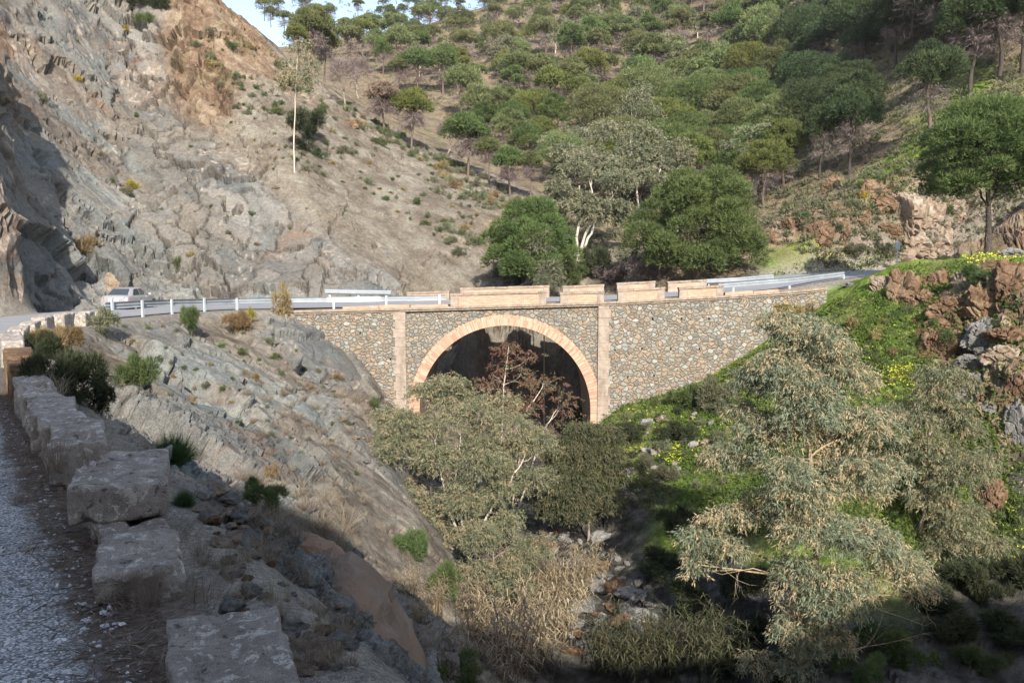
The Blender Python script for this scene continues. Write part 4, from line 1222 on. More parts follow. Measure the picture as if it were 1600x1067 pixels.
# ------------------------------------------------------------------ sign post with its back to us, right of the road
s0 = P(1401, 420, 61.5); s0z = gz(s0[0], s0[1])
sg = empty('road_sign', (s0[0], s0[1], s0z)); tag(sg, 'small grey road sign on a thin post before the pale outcrop', 'road sign')
top = P(1401, 378, 61.5)[2] - s0z
MB().tube([(0, 0, -0.3), (0, 0, top)], .035, 8).build('pole', M['post'], sg)
MB().box(-.20, .16, -.055, -.04, top - .62, top + .03).build('panel', M['galv'], sg, bevel=0.004)

# ------------------------------------------------------------------ rocks
def boulder_mesh(name, seed, sub=4, sharp=1.0):
    import bmesh
    bm = bmesh.new(); bmesh.ops.create_icosphere(bm, subdivisions=sub, radius=1.0)
    V = np.array([v.co[:] for v in bm.verts]); F = np.array([[v.index for v in f.verts] for f in bm.faces]); bm.free()
    # planes cut the sphere into a block, then finer facets
    r_ = np.random.default_rng(seed)
    d = np.ones(len(V))
    for _ in range(11):
        n = r_.normal(size=3); n /= np.linalg.norm(n); o = r_.uniform(0.52, 0.85)
        c = V @ n
        d = np.where(c > 0.05, np.minimum(d, o / np.maximum(c, 0.05)), d)
    V2 = V * d[:, None]
    h, e, _ = facets(V2 * 2.3 + seed * 1.7, seed + 50)
    V2 = V2 * (1 + 0.17 * sharp * h - 0.15 * sharp * (1 - sstep(0, .12, e)))[:, None]
    h2, e2, _ = facets(V2 * 5.2 + seed * 2.3, seed + 70)
    V2 = V2 * (1 + 0.035 * sharp * h2 - 0.035 * sharp * (1 - sstep(0, .10, e2)))[:, None]
    V2 = V2 * (1 + 0.05 * fbm(V2 * 4 + seed, 3, seed))[:, None]
    return mesh_np(name, V2, F, smooth=False)
BM = [boulder_mesh('boulder', 60 + k, 5) for k in range(7)]
BS = [boulder_mesh('stone', 80 + k, 3) for k in range(6)]
def mesh_with(me, mat):
    key = me.name + '|' + mat
    if key not in MW:
        c = me.copy(); c.materials.clear(); c.materials.append(M[mat]); MW[key] = c
    return MW[key]
MW = {}
def boulder(name, label, px, py, wpx, hpx, mat, Y=None, depth=0.8, group=None, cat='rock', tilt=0.0, k=None):
    if Y is None:
        X, Y, z = ground_px(px, py)
    p = P(px, py, Y)
    rx = wpx / FPX * Y * 0.60; rz = hpx / FPX * Y * 0.62
    o = link(name, mesh_with(BM[k % 7] if k is not None else random.choice(BM), mat))
    o.location = tuple(p + np.array((0, rx * depth * 0.5, 0)))
    o.scale = (rx, max(rx, rz) * depth, rz)
    o.rotation_euler = (random.uniform(-.2, .2), tilt, random.uniform(-.5, .5))
    return tag(o, label, cat, group)
g_out = 'rocks of the outcrops right of the road'
outc = [(1306, 292, 32, 32, 'rock_rust', 'upright orange slab between pine trunks above the road', .5), (1372, 312, 62, 50, 'rock_rust', 'rust brown overhanging block at the top of the pale outcrop', .8), (1412, 330, 66, 92, 'rock_pale', 'tall pale rib of rock in the middle of the outcrop', .8),
        (1468, 378, 66, 64, 'rock_pale', 'smooth whitish slab at the right foot of the outcrop', .7), (1428, 388, 80, 60, 'rock_pale', 'tan layered rock right of the road sign', .8), (1316, 368, 46, 44, 'rock_rust', 'tan faced rock on the grass above the guardrail', .8),
        (1288, 374, 42, 44, 'rock_rust', 'jagged brown rock left of the tan faced rock', .8), (1234, 356, 24, 30, 'rock_rust', 'small lit rock in the shadow beside the big round pine', .8), (1208, 378, 18, 30, 'rock_rust', 'narrow reddish rock at the edge of the big round pine', .8), (1385, 362, 50, 44, 'rock_rust', 'wedge of brown rock above the road sign', .7),
        (1243, 419, 10, 8, 'rock_pale', 'lone pale stone lying on the grass over the guardrail', .9), (1345, 340, 40, 40, 'rock_rust', 'dark brown rock in the hollow under the overhanging block', .7), (1444, 300, 84, 66, 'rock_pale', 'pale crumbling rock at the upper right of the outcrop', .6), (1452, 342, 64, 60, 'rock_pale', 'pale split rock between the tall rib and the whitish slab', .6), (1490, 330, 44, 40, 'rock_pale', 'tan rock at the right end of the outcrop beside the pine crown', .6)]
for k, (px, py, wp, hp, mt, lb, dp) in enumerate(outc): boulder('rock_outcrop' if wp > 30 else 'rock', lb, px, py, wp, hp, mt, None, dp, g_out, k=k)
g_bank = 'brown rocks of the right bank'
bank = [(1378, 449, 28, 27, 'rock_pale', 'pale rounded rock at the top left end of the bank'), (1413, 460, 40, 56, 'rock_rust', 'tall cracked tan rock below the bank crest'), (1471, 447, 38, 38, 'rock_rust', 'reddish slab in the grass of the bank crest'), (1450, 469, 20, 22, 'rock_rust', 'small square orange rock on the bank'),
        (1482, 484, 40, 32, 'rock_rust', 'shaded block under the reddish slab'), (1480, 511, 42, 34, 'rock_rust', 'flat faced brown block in the rock rib'), (1474, 543, 38, 56, 'rock_rust', 'lowest tall block of the rock rib beside the green slope'), (1543, 484, 54, 56, 'rock_rust', 'broad rock with orange lichen at the centre of the bank'),
        (1586, 447, 48, 58, 'rock_rust', 'big orange tinged rock at the right edge under the pine'), (1543, 532, 46, 48, 'rock_grey', 'grey bellied boulder low on the bank'), (1582, 528, 46, 26, 'rock_rust', 'flat dark slab right of the grey bellied boulder'), (1572, 560, 40, 28, 'rock_pale', 'pale orange block under the flat dark slab'),
        (1557, 420, 32, 18, 'rock_rust', 'small tilted brown rock on the flowery crest'), (1522, 568, 30, 26, 'rock_grey', 'grey rock in the deep shade of the bank'), (1526, 596, 22, 20, 'rock_grey', 'grey stone with a lit edge below the shade'), (1550, 641, 28, 18, 'rock_grey', 'flat grey stone at the foot of the dark cleft'),
        (1592, 672, 34, 66, 'rock_grey', 'tall grey rock at the right edge of the cleft'), (1558, 790, 38, 48, 'rock_rust', 'rusty boulder at the right, low above the creek'), (1595, 615, 30, 44, 'rock_rust', 'brown rock at the right edge above the cleft'), (1510, 620, 26, 26, 'rock_grey', 'dark rock deep in the cleft'),
        (1590, 400, 30, 24, 'rock_grey', 'grey boulder right of the pine trunk'), (1328, 447, 14, 9, 'rock_grey', 'grey stone at the end of the guardrail')]
for k, (px, py, wp, hp, mt, lb) in enumerate(bank): boulder('rock', lb, px, py, wp * 1.3, hp * 1.25, mt, None, 0.8, g_bank, k=k + 3)
boulder('rock', 'knobbly white quartz rock at the roadside behind the car', 170, 446, 44, 34, 'rock_pale', None, 0.25, k=4)
hillr = [(690, 104, 18, 15, 'rock_rust', 'rusty rock face among pale trunks on the far hill'), (1122, 70, 18, 16, 'rock_rust', 'upper rusty rock between pines at the top right of the far hill'), (1035, 64, 18, 12, 'rock_rust', 'small rusty rock high above the great round pine'), (738, 120, 40, 14, 'rock_pale', 'long pale ledge at the top of the scree patch'),
         (720, 152, 36, 16, 'rock_pale', 'pale rock at the left side of the scree patch'), (768, 172, 26, 12, 'rock_pale', 'pale rock in the middle of the scree patch'), (802, 194, 20, 14, 'rock_rust', 'reddish rock below the scree patch'), (1242, 42, 22, 12, 'rock_pale', 'pale rock bank at the top of the dark gully'), (545, 195, 26, 16, 'rock_rust', 'orange rock ledge on the spur crest left of the withered pine'), (960, 78, 18, 10, 'rock_rust', 'flat reddish rock high on the far hill above the arch')]
for k, (px, py, wp, hp, mt, lb) in enumerate(hillr): boulder('rock', lb, px, py, wp, hp, mt, None, 0.7, 'rocks of the far hill', k=k)
# smooth slate hump below the wall
dome = link('rock_dome', boulder_mesh('rock_dome', 7, 5, 0.35), M['rock_dome'])
dp = P(440, 1112, 9.6)
dome.location = tuple(dp); dome.scale = (1.75, 2.7, 2.0); dome.rotation_euler = (0.1, 0.25, 0.35)
tag(dome, 'great smooth rust rimmed slate hump below the roadside blocks', 'rock')
# stones of the creek bed, of the scree by the wall, on the slopes
def stones(n, poly, size, mats_, label, group, cat='stone', flat=0.65, y0=2.0):
    poly = np.array(poly, float); c = 0
    lo, hi = poly.min(0), poly.max(0)
    while c < n:
        q = np.array((random.uniform(lo[0], hi[0]), random.uniform(lo[1], hi[1])))
        ins = False; j = len(poly) - 1
        for i in range(len(poly)):
            if (poly[i][1] > q[1]) != (poly[j][1] > q[1]) and q[0] < (poly[j][0] - poly[i][0]) * (q[1] - poly[i][1]) / (poly[j][1] - poly[i][1]) + poly[i][0]: ins = not ins
            j = i
        if not ins: continue
        X, Y, z = ground_px(q[0], q[1], y0)
        s = size * random.choice((0.5, 0.7, 0.8, 1.0, 1.3, 1.9))
        o = link('stone', mesh_with(random.choice(BS), random.choice(mats_)))
        o.location = (X, Y, z + s * 0.2); o.scale = (s, s * random.uniform(.6, 1), s * flat * random.uniform(.6, 1.1)); o.rotation_euler = (random.uniform(-.4, .4), random.uniform(-.4, .4), random.uniform(0, 6))
        tag(o, label, cat, group); c += 1
stones(110, [(840, 830), (960, 840), (1010, 900), (1040, 1000), (900, 1040), (860, 940)], 0.34, ['rock_creek', 'rock_grey', 'rock_creek', 'rock_rust'], 'grey stone among many in the shady creek bed', 'stones of the creek bed', y0=20)
stones(40, [(1000, 650), (1110, 640), (1130, 690), (1000, 780), (970, 800)], 0.30, ['rock_pale', 'rock_creek'], 'pale stone among the flowers on the green bank below the bridge', 'stones on the green bank', y0=30)
stones(90, [(300, 770), (360, 760), (440, 830), (430, 880), (330, 850)], 0.075, ['rock_grey', 'rock_pale', 'rock_grey', 'rock_rust'], 'loose angular stone in the heap of rubble below the low wall', 'rubble stones below the low wall', flat=0.55)
stones(60, [(300, 850), (400, 850), (560, 930), (560, 1060), (460, 1060), (330, 920)], 0.05, ['rock_grey', 'rock_grey', 'rock_rust', 'rock_pale'], 'angular stone on the dark slope right of the nearest blocks', 'stones right of the nearest blocks', flat=0.6)
stones(70, [(420, 520), (520, 560), (620, 640), (600, 760), (480, 640)], 0.13, ['rock_grey', 'rock_pale'], 'loose stone strewn over the grey scree left of the arch', 'stones of the scree slope', y0=20)
stones(24, [(0, 760), (60, 700), (130, 780), (230, 960), (240, 1000), (180, 1000)], 0.022, ['rock_grey', 'rock_pale'], 'small stone in the dirt along the low wall', 'small stones beside the low wall', flat=0.7)
# ------------------------------------------------------------------ foliage generators
def unit(v): return v / (np.linalg.norm(v, axis=-1, keepdims=True) + 1e-9)
def rsph(r_, n): return unit(r_.normal(size=(n, 3)))
def needles(r_, lobes, n, L, W, up=0.55, shell=0.5, low=-0.45, per=3, lobe_rnd=0.45):
    """tufts of thin triangles in the outer part of overlapping lobes"""
    lobes = np.asarray(lobes, float)
    vol = np.prod(lobes[:, 3:], axis=1) ** (2 / 3.0); pr = vol / vol.sum()
    li = r_.choice(len(lobes), n, p=pr)
    d = rsph(r_, n); bad = d[:, 2] < low; d[bad, 2] *= -1
    rr = shell + (1 - shell) * np.sqrt(r_.random(n))
    pts = lobes[li, :3] + d * lobes[li, 3:] * rr[:, None]
    dirs = unit(d + np.array((0, 0, up)) + r_.normal(size=(n, 3)) * 0.35)
    lr = r_.random(len(lobes))
    base = np.clip(lobe_rnd * lr[li] + (1 - lobe_rnd) * r_.random(n), 0, 1)
    Vs = []; rn = []
    for k in range(per):
        dd = unit(dirs + r_.normal(size=(n, 3)) * 0.45)
        sd = unit(np.cross(dd, r_.normal(size=(n, 3)))) * (W * r_.uniform(.7, 1.2, n))[:, None]
        o = pts + r_.normal(size=(n, 3)) * L * 0.15
        tip = o + dd * (L * r_.uniform(.7, 1.3, n))[:, None]
        Vs.append(np.stack([o - sd, o + sd, tip], axis=1)); rn.append(np.clip(base + r_.normal(size=n) * .08, 0, 1))
    V = np.concatenate(Vs).reshape(-1, 3)
    return V, np.arange(len(V)).reshape(-1, 3), np.concatenate(rn)
def leaves(r_, pts, dirs, L, W, rnd, jit=0.5):
    """lanceolate leaves: one rhombus each"""
    n = len(pts)
    dd = unit(dirs + r_.normal(size=(n, 3)) * jit)
    sd = unit(np.cross(dd, r_.normal(size=(n, 3)))) * (W * r_.uniform(.7, 1.25, n))[:, None]
    ll = (L * r_.uniform(.65, 1.3, n))[:, None]
    cv = unit(np.cross(dd, sd)) * ll * r_.uniform(-.12, .12, n)[:, None]
    V = np.stack([pts, pts + dd * ll * .42 + sd + cv, pts + dd * ll, pts + dd * ll * .42 - sd + cv], axis=1).reshape(-1, 3)
    return V, np.arange(len(V)).reshape(-1, 4), rnd
def bend(r_, a, b, n=6, amp=0.08):
    a, b = np.asarray(a, float), np.asarray(b, float)
    t = np.linspace(0, 1, n)[:, None]
    L = np.linalg.norm(b - a)
    o = r_.normal(size=(2, 3)) * amp * L
    return a + (b - a) * t + o[0] * np.sin(np.pi * t) + o[1] * np.sin(2 * np.pi * t) * .5
def hang_spray(r_, lobes, n_twig, per, L, W, droop=0.8, shell=0.35, tan=0.4, lobe_rnd=.4, spread=.35):
    """eucalyptus foliage: hanging sprays of leaves on twigs spread through lobes; rnd > 1-tan are the dry tan ones (whole sprays)"""
    lobes = np.asarray(lobes, float)
    ex = []
    for l in lobes:                       # every lobe breaks up into a few smaller clumps with gaps between
        for _ in range(6):
            u = rsph(r_, 1)[0] * r_.uniform(.3, .9); f = r_.uniform(.38, .62)
            ex.append((*(l[:3] + u * l[3:]), *(l[3:] * f)))
    lobes = np.array(ex)
    vol = np.prod(lobes[:, 3:], axis=1) ** (2 / 3.0); pr = vol / vol.sum()
    li = r_.choice(len(lobes), n_twig, p=pr)
    d = rsph(r_, n_twig); d[:, 2] = np.where(d[:, 2] < -.6, -d[:, 2], d[:, 2])
    rr = shell + (1 - shell) * r_.random(n_twig) ** .6
    c = lobes[li, :3] + d * lobes[li, 3:] * rr[:, None]
    ax = unit(d * np.array((1, 1, .3)) + r_.normal(size=(n_twig, 3)) * .4 + np.array((0, 0, -.5)))
    sl_ = L * per * spread * .5
    k = np.repeat(np.arange(n_twig), per)
    t = np.tile(np.linspace(0, 1, per), n_twig) + r_.normal(size=n_twig * per) * .06
    pts = c[k] + ax[k] * (t * sl_)[:, None] + r_.normal(size=(len(k), 3)) * L * .16
    dirs = unit(ax[k] * .6 + r_.normal(size=(len(k), 3)) * .45 + np.array((0, 0, -droop)))
    lr = r_.random(len(lobes))
    isdry = r_.random(n_twig) < np.clip(tan + (lr[li] - .5) * .6, 0.03, 0.95) * (0.4 + rr * .9)
    base = np.where(isdry, r_.uniform(.62, 1.0, n_twig), r_.uniform(0, .5, n_twig))
    rn = np.clip(base[k] + r_.normal(size=len(k)) * .05, 0, 1)
    return leaves(r_, pts, dirs, L, W, rn, .35)
def join(parts):
    """[(V, F, rnd), ...] of one face size"""
    o = 0; Vs = []; Fs = []; rs = []
    for V, F, q in parts:
        Vs.append(V); Fs.append(F + o); rs.append(q); o += len(V)
    return np.vstack(Vs), np.vstack(Fs), np.concatenate(rs)
def twigs(r_, mb, a, b, rad, n=4, L=0.8, k=3):
    p = bend(r_, a, b, 6, .07)
    mb.tube(p, np.linspace(rad, rad * .3, len(p)), 6 if rad > .03 else 4, cap=False)
    for _ in range(n):
        i = r_.integers(2, len(p))
        q = p[i] + (unit(p[-1] - p[0]) * .6 + r_.normal(size=3) * .55) * L * r_.uniform(.5, 1)
        mb.tube(bend(r_, p[i], q, 4, .1), [rad * .35, rad * .25, rad * .18, rad * .08], 4, cap=False)
    return p

# ------------------------------------------------------------------ plant materials
M['bark_pine'] = bark_mat('pine_bark', (0.085, 0.062, 0.05), (0.21, 0.155, 0.125))
M['bark_dark'] = bark_mat('dark_pine_bark', (0.04, 0.033, 0.028), (0.10, 0.08, 0.068))
M['bark_euc'] = bark_mat('smooth_pale_bark', (0.36, 0.29, 0.225), (0.66, 0.60, 0.53), (5, 5, 1))
M['bark_tan'] = bark_mat('yellowish_tan_bark', (0.22, 0.165, 0.10), (0.46, 0.37, 0.24), (6, 6, 1.5))
M['bark_red'] = bark_mat('grey_red_bark', (0.22, 0.16, 0.12), (0.44, 0.37, 0.31), (6, 6, 2))
M['dead'] = leaf_mat('dead_twigs', [(0.13, 0.10, 0.09), (0.22, 0.175, 0.16), (0.31, 0.25, 0.225)], 0.15)
M['pine_near'] = leaf_mat('pine_needles_green', [(0.055, 0.085, 0.028), (0.12, 0.17, 0.055), (0.19, 0.24, 0.08)], 0.40, varobj=.10)
M['pine_hill'] = leaf_mat('pine_needles_hillside', [(0.085, 0.11, 0.045), (0.18, 0.205, 0.082), (0.285, 0.30, 0.13)], 0.42, varobj=.2)
M['pine_dark'] = leaf_mat('pine_needles_shade_in_colour', [(0.034, 0.056, 0.026), (0.065, 0.095, 0.04), (0.105, 0.135, 0.054)], 0.30, varobj=.15)  # darker needle copy, the right slope's shade is put into its colour
M['pine_brown'] = leaf_mat('withered_pine_needles', [(0.17, 0.125, 0.10), (0.26, 0.19, 0.14), (0.33, 0.25, 0.18)], 0.2)
M['pine_yellow'] = leaf_mat('yellowish_pine_needles', [(0.085, 0.11, 0.032), (0.16, 0.18, 0.05), (0.23, 0.24, 0.07)], 0.34)
M['euc_big'] = leaf_mat('eucalyptus_leaves_grey_and_tan', [(0.105, 0.125, 0.075), (0.205, 0.23, 0.15), (0.30, 0.32, 0.22), (0.40, 0.31, 0.185), (0.54, 0.42, 0.275)], 0.30, varobj=.05)
M['euc_olive'] = leaf_mat('eucalyptus_leaves_olive', [(0.10, 0.112, 0.065), (0.185, 0.195, 0.115), (0.26, 0.262, 0.16), (0.30, 0.25, 0.145), (0.40, 0.325, 0.20)], 0.3, varobj=.06)
M['euc_hill'] = leaf_mat('eucalyptus_leaves_hillside', [(0.10, 0.11, 0.065), (0.16, 0.17, 0.10), (0.21, 0.215, 0.135), (0.25, 0.235, 0.15), (0.30, 0.26, 0.16)], 0.28, varobj=.12)
M['euc_red'] = leaf_mat('eucalyptus_leaves_red', [(0.10, 0.10, 0.05), (0.165, 0.145, 0.075), (0.19, 0.125, 0.08), (0.20, 0.105, 0.07), (0.26, 0.14, 0.095)], 0.25, varobj=.06)
M['euc_dark'] = leaf_mat('olive_leaves_shade_in_colour', [(0.05, 0.055, 0.028), (0.085, 0.09, 0.045), (0.12, 0.115, 0.06), (0.15, 0.12, 0.07)], 0.25, varobj=.06)  # dark leaves for plants standing in shade, the shade is in the colour
M['shrub_grey'] = leaf_mat('grey_green_shrub', [(0.10, 0.11, 0.06), (0.165, 0.17, 0.095), (0.235, 0.23, 0.145)], 0.25, varobj=.25)
M['shrub_green'] = leaf_mat('green_shrub', [(0.05, 0.075, 0.026), (0.095, 0.13, 0.045), (0.145, 0.18, 0.07)], 0.25, varobj=.15)
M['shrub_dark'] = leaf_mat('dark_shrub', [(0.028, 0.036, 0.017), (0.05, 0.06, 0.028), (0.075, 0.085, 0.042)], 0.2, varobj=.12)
M['shrub_tan'] = leaf_mat('dry_tan_shrub', [(0.16, 0.115, 0.05), (0.27, 0.20, 0.09), (0.36, 0.28, 0.14)], 0.25, varobj=.15)
M['shrub_yellow'] = leaf_mat('yellow_flowering_shrub', [(0.10, 0.11, 0.03), (0.28, 0.21, 0.02), (0.52, 0.38, 0.02)], 0.2)
M['broom'] = leaf_mat('green_broom', [(0.032, 0.062, 0.02), (0.055, 0.095, 0.03), (0.085, 0.125, 0.04)], 0.2)
M['grass_dry'] = leaf_mat('dry_grass', [(0.15, 0.115, 0.085), (0.25, 0.20, 0.15), (0.36, 0.30, 0.22)], 0.25, varobj=.12)
M['reed'] = leaf_mat('dry_reed', [(0.20, 0.15, 0.09), (0.34, 0.265, 0.165), (0.46, 0.37, 0.25)], 0.25, varobj=.1)
M['reed_green'] = leaf_mat('green_reed', [(0.07, 0.10, 0.03), (0.12, 0.16, 0.05), (0.20, 0.21, 0.09)], 0.3)
M['cover'] = leaf_mat('clover_leaves', [(0.055, 0.09, 0.02), (0.115, 0.17, 0.034), (0.185, 0.245, 0.055)], 0.38)
M['flower'] = leaf_mat('yellow_petals', [(0.62, 0.55, 0.05), (0.75, 0.68, 0.10)], 0.2)

# ------------------------------------------------------------------ pines
def pine_meshes(seed, H, Rr, cz0, n, L, W, k=16, per=3, dead=1.0, flat=0.62, skew=0.15, small=0.42, ball=False):
    """H height, Rr crown radius, cz0 height of the crown's underside"""
    r_ = np.random.default_rng(seed)
    Hc = H - cz0
    lobes = []
    for i in range(k if not ball else 0):
        a = i * 2.399 + r_.uniform(-.4, .4); q = math.sqrt((i + .5) / k)
        rad = Rr * q * 0.72
        z = cz0 + Hc * (0.34 + 0.42 * (1 - q ** 2) + r_.uniform(-.12, .10))
        s = Rr * r_.uniform(small * .8, small * 1.25)
        lobes.append((rad * math.cos(a) * r_.uniform(.85, 1.15) + skew * Rr * (z - cz0) / Hc, rad * math.sin(a) * r_.uniform(.85, 1.15), z, s, s, s * flat))
    for i in range(k if ball else 0):
        u = (i + .5) / k; zz = 1 - 1.45 * u; a = i * 2.399 + r_.uniform(-.4, .4)
        rr_ = math.sqrt(max(1 - zz * zz, 0)); s = Rr * r_.uniform(small * .6, small * 1.35)
        o_ = r_.uniform(.58, .92)
        lobes.append((Rr * o_ * rr_ * math.cos(a), Rr * o_ * rr_ * math.sin(a), cz0 + Hc * (.45 + .42 * zz * r_.uniform(.85, 1.1)), s, s, s * flat))
    if ball: lobes.append((0, 0, cz0 + Hc * .45, Rr * .6, Rr * .6, Hc * .35))
    V, F, rn = needles(r_, lobes, n, L, W, per=per)
    crown = mesh_np('crown', V, F, rnd=rn)
    tb = MB()
    top = np.array((skew * Rr * .5, 0, cz0 + Hc * .55))
    p = bend(r_, (0, 0, -0.6), top, 8, .035)
    r0 = 0.019 * H + .05
    tb.tube(p, np.linspace(r0, r0 * .35, len(p)), 9, cap=False)
    for i, l in enumerate(lobes):
        if i % 2: continue
        j = r_.integers(4, 8)
        q = bend(r_, p[j], np.array(l[:3]) - np.array((0, 0, l[5] * .4)), 5, .08)
        tb.tube(q, np.linspace(r0 * .32, r0 * .08, 5), 5, cap=False)
    trunk = tb.mesh('trunk', True)
    dm = None
    if dead:
        nd = int(90 * dead); Vs = []; 
        for _ in range(nd):
            a = r_.uniform(0, 6.283); z = cz0 + r_.uniform(-.28, .28) * Hc
            ln = Rr * r_.uniform(.35, .85)
            s = np.array((p[5][0], p[5][1], z)); e = s + np.array((math.cos(a) * ln, math.sin(a) * ln, r_.uniform(-.35, .1) * ln))
            m = 14
            t = r_.uniform(.25, 1, m)[:, None]
            pts = s + (e - s) * t + r_.normal(size=(m, 3)) * .06
            dd = unit(unit(e - s) + r_.normal(size=(m, 3)) * .7 + np.array((0, 0, -.55)))
            sd = unit(np.cross(dd, r_.normal(size=(m, 3)))) * W * .45
            Vs.append(np.stack([pts - sd, pts + sd, pts + dd * L * r_.uniform(1.0, 2.6, (m, 1))], axis=1))
            sd2 = unit(np.cross(unit(e - s), np.array((0.1, .3, 1.0)))) * W * .4
            Vs.append(np.stack([s - sd2, s + sd2, e], axis=0)[None])
        V = np.concatenate(Vs).reshape(-1, 3)
        dm = mesh_np('dead_twigs', V, np.arange(len(V)).reshape(-1, 3), rnd=r_.random(len(V) // 3))
    return {'crown': crown, 'trunk': trunk, 'dead_twigs': dm}
def tree(name, ms, loc, label, cat='tree', group=None, sc=1.0, rz=0.0, mats=('pine_hill', 'bark_pine', 'dead')):
    root = empty(name, loc, rz); root.scale = (sc, sc, sc) if np.isscalar(sc) else sc
    tag(root, label, cat, group)
    for key, mt in zip(('crown', 'trunk', 'dead_twigs'), mats):
        if ms.get(key) is None: continue
        me = ms[key]; kk = me.name + '|' + mt
        if kk not in MW:
            c = me if not len(me.materials) else me.copy()
            c.materials.clear(); c.materials.append(M[mt]); MW[kk] = c
            if c is me: MW[kk] = c
        link(key, MW[kk], None, root)
    return root
def put(px, py, dz=0.0, y0=2.0):
    X, Y, z = ground_px(px, py, y0)
    return (X, Y, z + dz)
def base_at(px, Y):
    X = (px - 800) / FPX * Y / CP * 1.0
    a, _ = at_px(px, 300)
    return a * Y, Y, gz(a * Y, Y)
HILL = [pine_meshes(100 + i, 8.6 + .5 * (i % 3), 2.9 + .3 * (i % 4), 3.8 + .35 * (i % 3), 1900, .44, .08, k=9 + i % 6, dead=.6, flat=.72 + .1 * (i % 3), skew=.25 * ((i % 5) - 2) / 2, small=.34 + .05 * (i % 4)) for i in range(13)]
HALF = [pine_meshes(140 + i, 6.5, 2.7, 1.0, 1300, .40, .07, k=12, dead=.4, flat=.8, small=.45) for i in range(3)]
# --- trees one can name one by one
NP1 = pine_meshes(201, 10.5, 5.0, -0.6, 17000, .36, .042, k=34, per=3, dead=.4, flat=.8, small=.30, ball=True)
NP2 = pine_meshes(202, 11.2, 6.2, -0.8, 20000, .36, .042, k=40, per=3, dead=.5, flat=.8, small=.28, ball=True)
NP3 = pine_meshes(203, 9.6, 4.0, 1.9, 19000, .27, .030, k=30, per=3, dead=.6, flat=.62, small=.34, skew=.05, ball=True)
def fit(ms, name, px, py_top, Y, H0, label, mats, group=None, rz=0.0, wid=1.0, pyb=None):
    X, _, z = base_at(px, Y) if pyb is None else (P(px, pyb, Y)[0], Y, P(px, pyb, Y)[2])
    ht = P(px, py_top, Y)[2] - z
    s = ht / H0
    return tree(name, ms, (X, Y, z), label, 'pine', group, (s * wid, s * wid, s), rz, mats)
gp = 'big green pines near the road'
fit(NP1, 'pine_tree', 826, 306, 63, 10.3, 'broad dark green pine behind the left end of the bridge parapets', ('pine_near', 'bark_pine', 'dead'), gp, 0.3, 1.0, pyb=456)
fit(NP2, 'pine_tree', 1088, 264, 63, 11.0, 'biggest round pine, dense green, behind the bridge at the right', ('pine_near', 'bark_pine', 'dead'), gp, 1.3, 1.0, pyb=455)
fit(NP3, 'pine_tree', 1546, 152, 50, 9.5, 'large layered pine on the flowery crest at the right edge', ('pine_near', 'bark_dark', 'dead'), gp, 2.1, 1.02)
mid = pine_meshes(211, 9.0, 3.3, 4.2, 5200, .32, .042, k=18, dead=.9, flat=.85, small=.36)
mid2 = pine_meshes(212, 9.0, 3.7, 3.8, 5200, .32, .042, k=18, dead=.8, flat=.8, small=.36)
fit(mid, 'pine_tree', 1449, 64, 76, 9.0, 'slender pine with a crooked pale trunk above the outcrop', ('pine_dark', 'bark_pine', 'dead'), 'pines of the right slope', .4, .95, pyb=224)
fit(mid2, 'pine_tree', 1327, 138, 84, 9.0, 'rounded dark pine above the orange slab', ('pine_dark', 'bark_dark', 'dead'), 'pines of the right slope', 1.9, .95, pyb=274)
fit(mid, 'pine_tree', 1281, 166, 86, 9.0, 'narrow pine just left of the rounded dark pine', ('pine_dark', 'bark_dark', 'dead'), 'pines of the right slope', 3.3, .7, pyb=282)
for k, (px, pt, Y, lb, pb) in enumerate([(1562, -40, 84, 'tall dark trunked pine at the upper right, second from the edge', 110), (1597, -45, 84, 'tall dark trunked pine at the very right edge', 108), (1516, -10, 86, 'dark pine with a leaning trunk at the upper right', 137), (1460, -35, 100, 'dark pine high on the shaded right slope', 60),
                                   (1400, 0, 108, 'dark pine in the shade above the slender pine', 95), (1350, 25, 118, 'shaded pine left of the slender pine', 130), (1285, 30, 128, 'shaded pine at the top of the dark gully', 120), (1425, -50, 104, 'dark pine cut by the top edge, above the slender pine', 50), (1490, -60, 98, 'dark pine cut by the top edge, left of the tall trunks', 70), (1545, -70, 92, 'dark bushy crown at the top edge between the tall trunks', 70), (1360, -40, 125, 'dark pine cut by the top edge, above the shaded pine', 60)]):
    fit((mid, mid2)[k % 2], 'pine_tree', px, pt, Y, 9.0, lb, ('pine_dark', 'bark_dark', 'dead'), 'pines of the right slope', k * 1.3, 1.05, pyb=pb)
sp = pine_meshes(221, 7.5, 2.9, 4.2, 2600, .36, .06, k=13, dead=1.3, flat=.7)
sp2 = pine_meshes(222, 7.5, 3.2, 3.6, 3200, .36, .06, k=14, dead=1.6, flat=.65)
fit(sp, 'pine_tree', 599, 129, 101, 7.4, 'withered brown pine standing on the crest of the rocky spur', ('pine_brown', 'bark_pine', 'dead'), 'pines along the spur', 0, 1, pyb=213)
fit(sp2, 'pine_tree', 643, 139, 101, 7.4, 'yellowish pine with hanging dead twigs next to the withered one', ('pine_yellow', 'bark_pine', 'dead'), 'pines along the spur', 1, .85, pyb=229)
fit(sp2, 'pine_tree', 731, 177, 99, 7.4, 'bright green umbrella pine with a red trunk at the spur end', ('pine_near', 'bark_pine', 'dead'), 'pines along the spur', 2, .95, pyb=274)
fit(sp, 'pine_tree', 765, 215, 97, 7.4, 'green pine right of the red trunked umbrella pine', ('pine_hill', 'bark_pine', 'dead'), 'pines along the spur', 3, .9, pyb=280)
fit(sp2, 'pine_tree', 797, 231, 94, 7.4, 'pine with grey dead underside at the foot of the spur', ('pine_near', 'bark_pine', 'dead'), 'pines along the spur', 4, .8, pyb=305)
